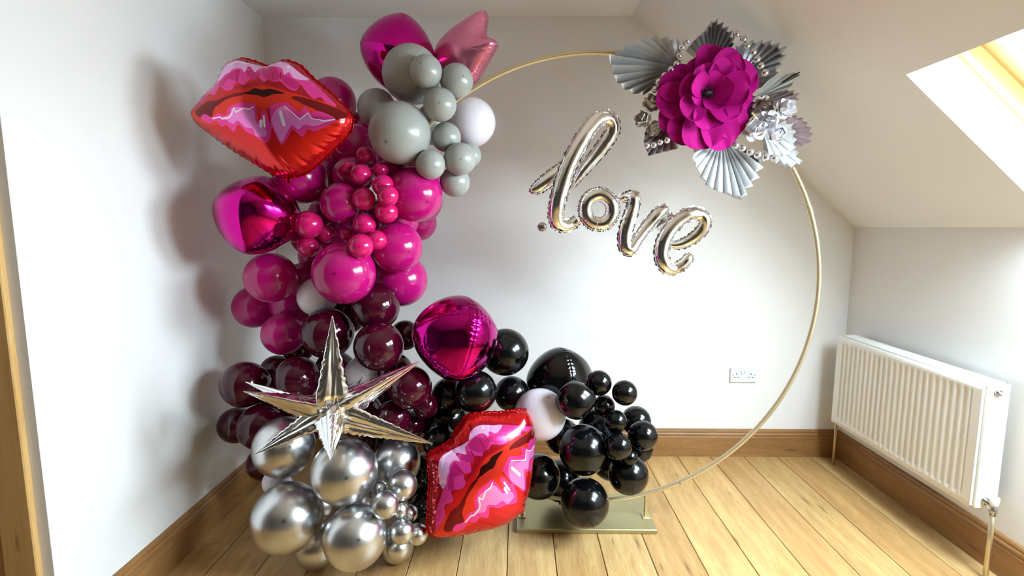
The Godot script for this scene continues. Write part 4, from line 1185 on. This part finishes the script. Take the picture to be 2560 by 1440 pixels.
# ------------------------------------------------------------------ flower arrangement on the hoop
func palm_fan(label: String, look: String, pivot: Vector3, outline: Array, pleats: int):
	var o := thing("palm_spear", label, "palm leaf", pivot, "silver palm spears round the flower" if look != "plum" else "")
	var n := pleats * 2
	# spread the folds evenly along the outline
	var total := 0.0
	for i in outline.size() - 1: total += outline[i].distance_to(outline[i + 1])
	var ends := []
	for k in n + 1:
		var want := total * k / n
		var run := 0.0
		for i in outline.size() - 1:
			var ln: float = outline[i].distance_to(outline[i + 1])
			if run + ln >= want - 1e-5:
				ends.append(outline[i].lerp(outline[i + 1], clampf((want - run) / ln, 0, 1)) - pivot)
				break
			run += ln
	var m: StandardMaterial3D = M["fan_" + look]
	var depth := 0.135 if look != "plain" else 0.035
	var rows := []
	for s in [0.05, 0.3, 0.65, 1.0]:
		var row := []
		for k in ends.size():
			var e: Vector3 = ends[k]
			var edge := 1.0 - (0.035 if k % 2 == 0 else 0.0)
			var p: Vector3 = e * s * (edge if s == 1.0 else 1.0)
			p.z += (1.0 if k % 2 else -1.0) * depth * s * e.length() * 0.72 + 0.10 * e.length() * s * (1.0 - s)
			row.append(p)
		rows.append(row)
	obj("pleated_blade", surf(rows, null, true), m, o)
	var mid: Vector3 = ends[ends.size() / 2]
	obj("stem", tube([mid * -0.12 + Vector3(0, 0, -0.004), Vector3(0, 0, 0.0), mid * 0.10 + Vector3(0, 0, 0.004)], [0.004, 0.005, 0.003], 8), m, o)
	if look == "plain":
		var tip := Vector3.ZERO
		for e in ends:
			if e.length() > tip.length(): tip = e
		obj("dry_tip", tube([tip * 0.6 + Vector3(0, 0, 0.006), tip * 0.85 + Vector3(0, 0.002, 0.006), tip * 1.01], [0.002, 0.0022, 0.0026], 6), M.stamen, o)

func bead_string(label: String, pts: Array, r: float):
	var o := thing("bead_string", label, "bead string", pts[0], "silver bead strings in the flower arrangement")
	var s := SphereMesh.new()
	s.radius = 1.0
	s.height = 2.0
	s.radial_segments = 24
	s.rings = 14
	var path := []
	for p in pts:
		path.append(p - pts[0])
		obj("bead", s, M.bead, o, p - pts[0], Basis.from_scale(Vector3.ONE * r * rng.randf_range(0.92, 1.03)))
	obj("thread", tube(spline(path, 3), 0.0016, 6), M.cord, o)

func petal(length: float, width: float, a0: float, a1: float, cup: float, ruffle: float, seed_: float, sheet := 0.0) -> ArrayMesh:
	# grows from the origin along +y, faces +z
	var nv := 14
	var nu := 12
	var rows := []
	var y := 0.0
	var z := 0.0
	for j in nv + 1:
		var v := 1.0 - pow(1.0 - float(j) / nv, 1.8)
		var a: float = lerp(a0, a1, v)
		if j > 0:
			var step := (v - (1.0 - pow(1.0 - float(j - 1) / nv, 1.8))) * length
			y += cos(a) * step
			z += sin(a) * step
		var w := width * length * 0.5 * pow(v, 0.6) * sqrt(max(0.0, 1.0 - pow(v, 4.0))) + 0.0015
		var row := []
		for i in nu + 1:
			var u := 2.0 * i / nu - 1.0
			var full: float = clampf(w / (width * length * 0.3), 0.0, 1.0)
			var wave := ruffle * full * v * v * (sin(u * 5.0 + seed_) + 0.5 * sin(u * 9.0 + seed_ * 2.3))
			var dip := 0.05 * full * length * pow(v, 6.0) * cos(u * 4.0 + seed_)
			var yy := y - dip * cos(a)
			row.append(Vector3(u * w * (1.0 - 0.12 * cup * u * u), yy, z + cup * u * u * w * 0.8 + wave))
		rows.append(row)
	return surf(rows)

func flowers():
	palm_fan("silver pleated palm spear pointing left along the hoop", "bright", Vector3(0.646, 1.939, -2.115), [Vector3(0.625, 2.022, -2.060), Vector3(0.582, 2.034, -2.060), Vector3(0.528, 2.038, -2.060), Vector3(0.489, 2.039, -2.060), Vector3(0.452, 2.024, -2.060), Vector3(0.412, 2.002, -2.060), Vector3(0.373, 1.979, -2.060), Vector3(0.343, 1.964, -2.060), Vector3(0.358, 1.928, -2.060), Vector3(0.362, 1.895, -2.060), Vector3(0.387, 1.861, -2.060), Vector3(0.417, 1.840, -2.060), Vector3(0.450, 1.825, -2.060), Vector3(0.478, 1.818, -2.060), Vector3(0.524, 1.840, -2.060), Vector3(0.556, 1.856, -2.060)], 15)
	palm_fan("silver pleated palm spear pointing straight up above the flower", "mid", Vector3(0.759, 1.936, -2.125), [Vector3(0.654, 1.999, -2.090), Vector3(0.690, 2.044, -2.090), Vector3(0.719, 2.066, -2.090), Vector3(0.744, 2.101, -2.090), Vector3(0.762, 2.113, -2.090), Vector3(0.790, 2.097, -2.090), Vector3(0.826, 2.070, -2.090), Vector3(0.844, 2.031, -2.090), Vector3(0.825, 1.982, -2.090)], 13)
	palm_fan("silver pleated palm spear pointing up right behind the bead string", "mid", Vector3(0.875, 1.902, -2.120), [Vector3(0.801, 1.968, -2.070), Vector3(0.827, 1.999, -2.070), Vector3(0.889, 2.026, -2.070), Vector3(0.974, 2.022, -2.070), Vector3(1.032, 2.000, -2.070), Vector3(1.028, 1.955, -2.070), Vector3(1.010, 1.919, -2.070), Vector3(0.994, 1.880, -2.070), Vector3(0.953, 1.852, -2.070), Vector3(0.911, 1.836, -2.070)], 14)
	palm_fan("soft grey palm spear with a thin dry tip at the right", "plain", Vector3(0.932, 1.815, -2.090), [Vector3(0.943, 1.852, -2.050), Vector3(0.973, 1.885, -2.050), Vector3(1.052, 1.900, -2.050), Vector3(1.090, 1.901, -2.050), Vector3(1.057, 1.855, -2.050), Vector3(1.032, 1.836, -2.050), Vector3(0.983, 1.815, -2.050)], 6)
	palm_fan("small silver palm fan between the thin tipped spear and the roses", "rose", Vector3(0.965, 1.791, -2.100), [Vector3(0.987, 1.826, -2.070), Vector3(1.018, 1.840, -2.070), Vector3(1.058, 1.842, -2.070), Vector3(1.094, 1.826, -2.070), Vector3(1.092, 1.802, -2.070), Vector3(1.076, 1.781, -2.070), Vector3(1.044, 1.773, -2.070)], 8)
	palm_fan("rounded mauve silver palm fan furthest right", "rose", Vector3(1.042, 1.692, -2.120), [Vector3(1.059, 1.750, -2.085), Vector3(1.086, 1.751, -2.085), Vector3(1.128, 1.734, -2.085), Vector3(1.162, 1.691, -2.085), Vector3(1.162, 1.654, -2.085), Vector3(1.154, 1.635, -2.085), Vector3(1.121, 1.625, -2.085), Vector3(1.087, 1.646, -2.085)], 10)
	palm_fan("silver palm fan under the white roses at the right", "bright", Vector3(0.972, 1.687, -2.090), [Vector3(1.015, 1.725, -2.040), Vector3(1.059, 1.709, -2.040), Vector3(1.073, 1.673, -2.040), Vector3(1.078, 1.631, -2.040), Vector3(1.066, 1.599, -2.040), Vector3(1.041, 1.583, -2.040), Vector3(0.987, 1.581, -2.040), Vector3(0.958, 1.610, -2.040)], 9)
	palm_fan("silver palm spear at lower right, its tip over the hoop", "bright", Vector3(1.002, 1.655, -2.125), [Vector3(1.075, 1.624, -2.100), Vector3(1.109, 1.627, -2.100), Vector3(1.143, 1.554, -2.100), Vector3(1.097, 1.542, -2.100), Vector3(1.048, 1.559, -2.100), Vector3(1.011, 1.583, -2.100)], 7)
	palm_fan("large silver pleated palm spear hanging straight down below the flower", "bright", Vector3(0.812, 1.673, -2.100), [Vector3(0.679, 1.614, -2.030), Vector3(0.679, 1.575, -2.030), Vector3(0.706, 1.514, -2.030), Vector3(0.729, 1.477, -2.030), Vector3(0.757, 1.455, -2.030), Vector3(0.812, 1.438, -2.030), Vector3(0.876, 1.409, -2.030), Vector3(0.893, 1.452, -2.030), Vector3(0.928, 1.490, -2.030), Vector3(0.954, 1.561, -2.030), Vector3(0.917, 1.588, -2.030), Vector3(0.895, 1.609, -2.030)], 14)
	palm_fan("small dark palm fan at lower left under the taupe roses", "rose", Vector3(0.608, 1.724, -2.110), [Vector3(0.531, 1.732, -2.070), Vector3(0.498, 1.685, -2.070), Vector3(0.494, 1.642, -2.070), Vector3(0.514, 1.589, -2.070), Vector3(0.563, 1.601, -2.070), Vector3(0.601, 1.610, -2.070), Vector3(0.639, 1.620, -2.070)], 9)
	palm_fan("purple pleated fan tucked behind the right side of the flower", "plum", Vector3(0.812, 1.753, -2.070), [Vector3(0.877, 1.834, -2.020), Vector3(0.898, 1.803, -2.020), Vector3(0.903, 1.773, -2.020), Vector3(0.894, 1.726, -2.020), Vector3(0.869, 1.696, -2.020), Vector3(0.839, 1.670, -2.020)], 8)

	bead_string("silver bead string at the upper left edge of the fuchsia flower", [Vector3(0.634, 2.006, -2.020), Vector3(0.616, 1.983, -2.020), Vector3(0.607, 1.953, -2.020), Vector3(0.598, 1.923, -2.020), Vector3(0.579, 1.903, -2.020), Vector3(0.555, 1.881, -2.020), Vector3(0.533, 1.859, -2.020), Vector3(0.521, 1.832, -2.020)], 0.0142)
	bead_string("silver bead string at the upper right over the dark palm spear", [Vector3(0.820, 2.031, -2.020), Vector3(0.847, 2.014, -2.020), Vector3(0.862, 1.990, -2.020), Vector3(0.886, 1.967, -2.020), Vector3(0.901, 1.941, -2.020), Vector3(0.917, 1.917, -2.020), Vector3(0.934, 1.892, -2.020)], 0.0137)
	bead_string("silver bead string below the white roses across the hanging spear", [Vector3(0.828, 1.620, -2.000), Vector3(0.855, 1.610, -2.000), Vector3(0.885, 1.596, -2.000), Vector3(0.914, 1.586, -2.000), Vector3(0.946, 1.576, -2.000), Vector3(0.979, 1.573, -2.000)], 0.0148)
	bead_string("silver bead string under the lower left petals of the flower", [Vector3(0.492, 1.621, -2.000), Vector3(0.518, 1.623, -2.000), Vector3(0.542, 1.633, -2.000), Vector3(0.568, 1.641, -2.000)], 0.0120)

	# the big fuchsia flower
	var fc := Vector3(0.700, 1.804, -2.020)
	var o := thing("fabric_flower", "large fuchsia fabric flower with layered petals and dark centre on the hoop", "flower", fc)
	var layer := func(list: Array, a0: float, a1: float, cup: float, ruffle: float, lift: float, grow: float):
		var k := 0
		for q in list:
			var b := Basis(Vector3.BACK, q[1] - PI / 2)
			obj("petal", petal(q[0] * grow, q[2] * 1.5, a0 + 0.08 * sin(k * 2.1), a1 + 0.10 * sin(k * 1.3), cup, ruffle, k * 1.7), M.petal, o, Vector3(0, 0, lift + 0.004 * (k % 3)), b)
			k += 1
	layer.call([[0.1832, 1.403, 0.62], [0.1883, 0.897, 0.60], [0.2087, 0.418, 0.62], [0.1851, 0.106, 0.60], [0.1761, -0.355, 0.60], [0.1969, -0.740, 0.62], [0.2133, -1.119, 0.62], [0.1945, -1.607, 0.75], [0.1904, -2.113, 0.62], [0.1893, -2.511, 0.60], [0.1782, -2.973, 0.70], [0.1710, 2.901, 0.60], [0.1566, 2.483, 0.55], [0.1421, 1.817, 0.62]], 0.30, -0.15, 0.22, 0.003, 0.0, 1.03)
	layer.call([[0.1269, 0.848, 0.80], [0.1407, 0.069, 0.75], [0.1358, -0.644, 0.80], [0.1278, -1.485, 0.85], [0.1179, -2.384, 0.80], [0.1073, 2.949, 0.80], [0.1025, 1.768, 0.80]], 0.70, 0.15, 0.35, 0.003, 0.018, 1.12)
	layer.call([[0.0778, 0.885, 0.85], [0.0870, -0.237, 0.80], [0.0818, -1.200, 0.85], [0.0789, -2.447, 0.80], [0.0826, 2.697, 0.90]], 0.95, 0.55, 0.5, 0.002, 0.03, 1.2)
	var core := SphereMesh.new()
	core.radius = 0.024
	core.height = 0.03
	core.radial_segments = 20
	core.rings = 10
	obj("flower_centre", core, M.stamen, o, Vector3(0, 0, 0.05))
	var bud := SphereMesh.new()
	bud.radius = 0.0028
	bud.height = 0.0056
	bud.radial_segments = 8
	bud.rings = 4
	for k in 34:
		var a := k * 2.39996
		var r := 0.028 * sqrt(k / 34.0)
		obj("stamen", bud, M.stamen, o, Vector3(cos(a) * r, sin(a) * r, 0.066 + 0.006 * sin(k * 1.9)))
	# small roses
	small_rose("white rose at the top right of the white rose cluster", "white", Vector3(0.994, 1.754, -2.000), 0.0328, 0)
	small_rose("white rose in the middle of the cluster with a curled dark hollow", "white", Vector3(0.947, 1.717, -2.000), 0.0339, 1)
	small_rose("white rose at the left, closest to the purple pleated fan", "white", Vector3(0.898, 1.664, -2.000), 0.0361, 2)
	small_rose("pale rose at the lower right of the white rose cluster", "white", Vector3(0.968, 1.648, -2.000), 0.0252, 3)
	small_rose("small pale rose between the lower and upper white roses", "white", Vector3(0.997, 1.671, -2.000), 0.0208, 4)
	small_rose("faded taupe rose above the white roses beside the petals", "taupe", Vector3(0.935, 1.782, -2.040), 0.0317, 5)
	small_rose("dark taupe rose at the left of the fuchsia flower", "taupe", Vector3(0.508, 1.776, -2.040), 0.0284, 6)
	small_rose("pale taupe rose at the far left of the flower", "taupe", Vector3(0.487, 1.721, -2.040), 0.0273, 7)
	small_rose("dark taupe rose under the left petals of the flower", "taupe", Vector3(0.519, 1.695, -2.040), 0.0252, 8)


func small_rose(label: String, look: String, at: Vector3, r: float, k: int):
	var o := thing("fabric_rose", label, "rose", at, ("white roses" if look == "white" else "taupe roses") + " in the flower arrangement")
	var m: Material = M["rose_" + look]
	var p0 := petal(r * 1.25, 1.2, 0.5, 0.15, 0.4, r * 0.12, 0.5 + k)
	var p1 := petal(r * 1.7, 1.35, 0.35, 1.7, 0.5, r * 0.05, 1.0 + k)
	var p2 := petal(r * 1.45, 1.3, 0.9, 2.0, 0.7, r * 0.05, 2.0 + k)
	var tilt := Basis(Vector3(sin(k * 1.7), cos(k * 2.3), 0).normalized(), 0.45)
	for i in 5:
		obj("petal", p0, m, o, Vector3(0, 0, -r * 0.35), tilt * Basis(Vector3.BACK, TAU * i / 5.0 + k * 0.7))
	for i in 5:
		obj("petal", p1, m, o, Vector3(0, 0, -r * 0.3), tilt * Basis(Vector3.BACK, TAU * i / 5.0 + k))
	for i in 4:
		obj("petal", p2, m, o, Vector3(0, 0, -r * 0.1), tilt * Basis(Vector3.BACK, TAU * i / 4.0 + k + 0.4).scaled(Vector3(0.8, 0.8, 1.0)))
	var s := SphereMesh.new()
	s.radius = r * 0.32
	s.height = r * 0.8
	s.radial_segments = 14
	s.rings = 8
	obj("bud", s, m, o, tilt * Vector3(0, 0, r * 0.35))
	obj("calyx", lathe([Vector2(0, r * 0.1), Vector2(r * 0.4, 0), Vector2(r * 0.15, -r * 0.5), Vector2(0, -r * 0.55)], 10), M.leaf, o, Vector3(0, 0, -r * 0.2), tilt * Basis(Vector3.RIGHT, PI / 2))
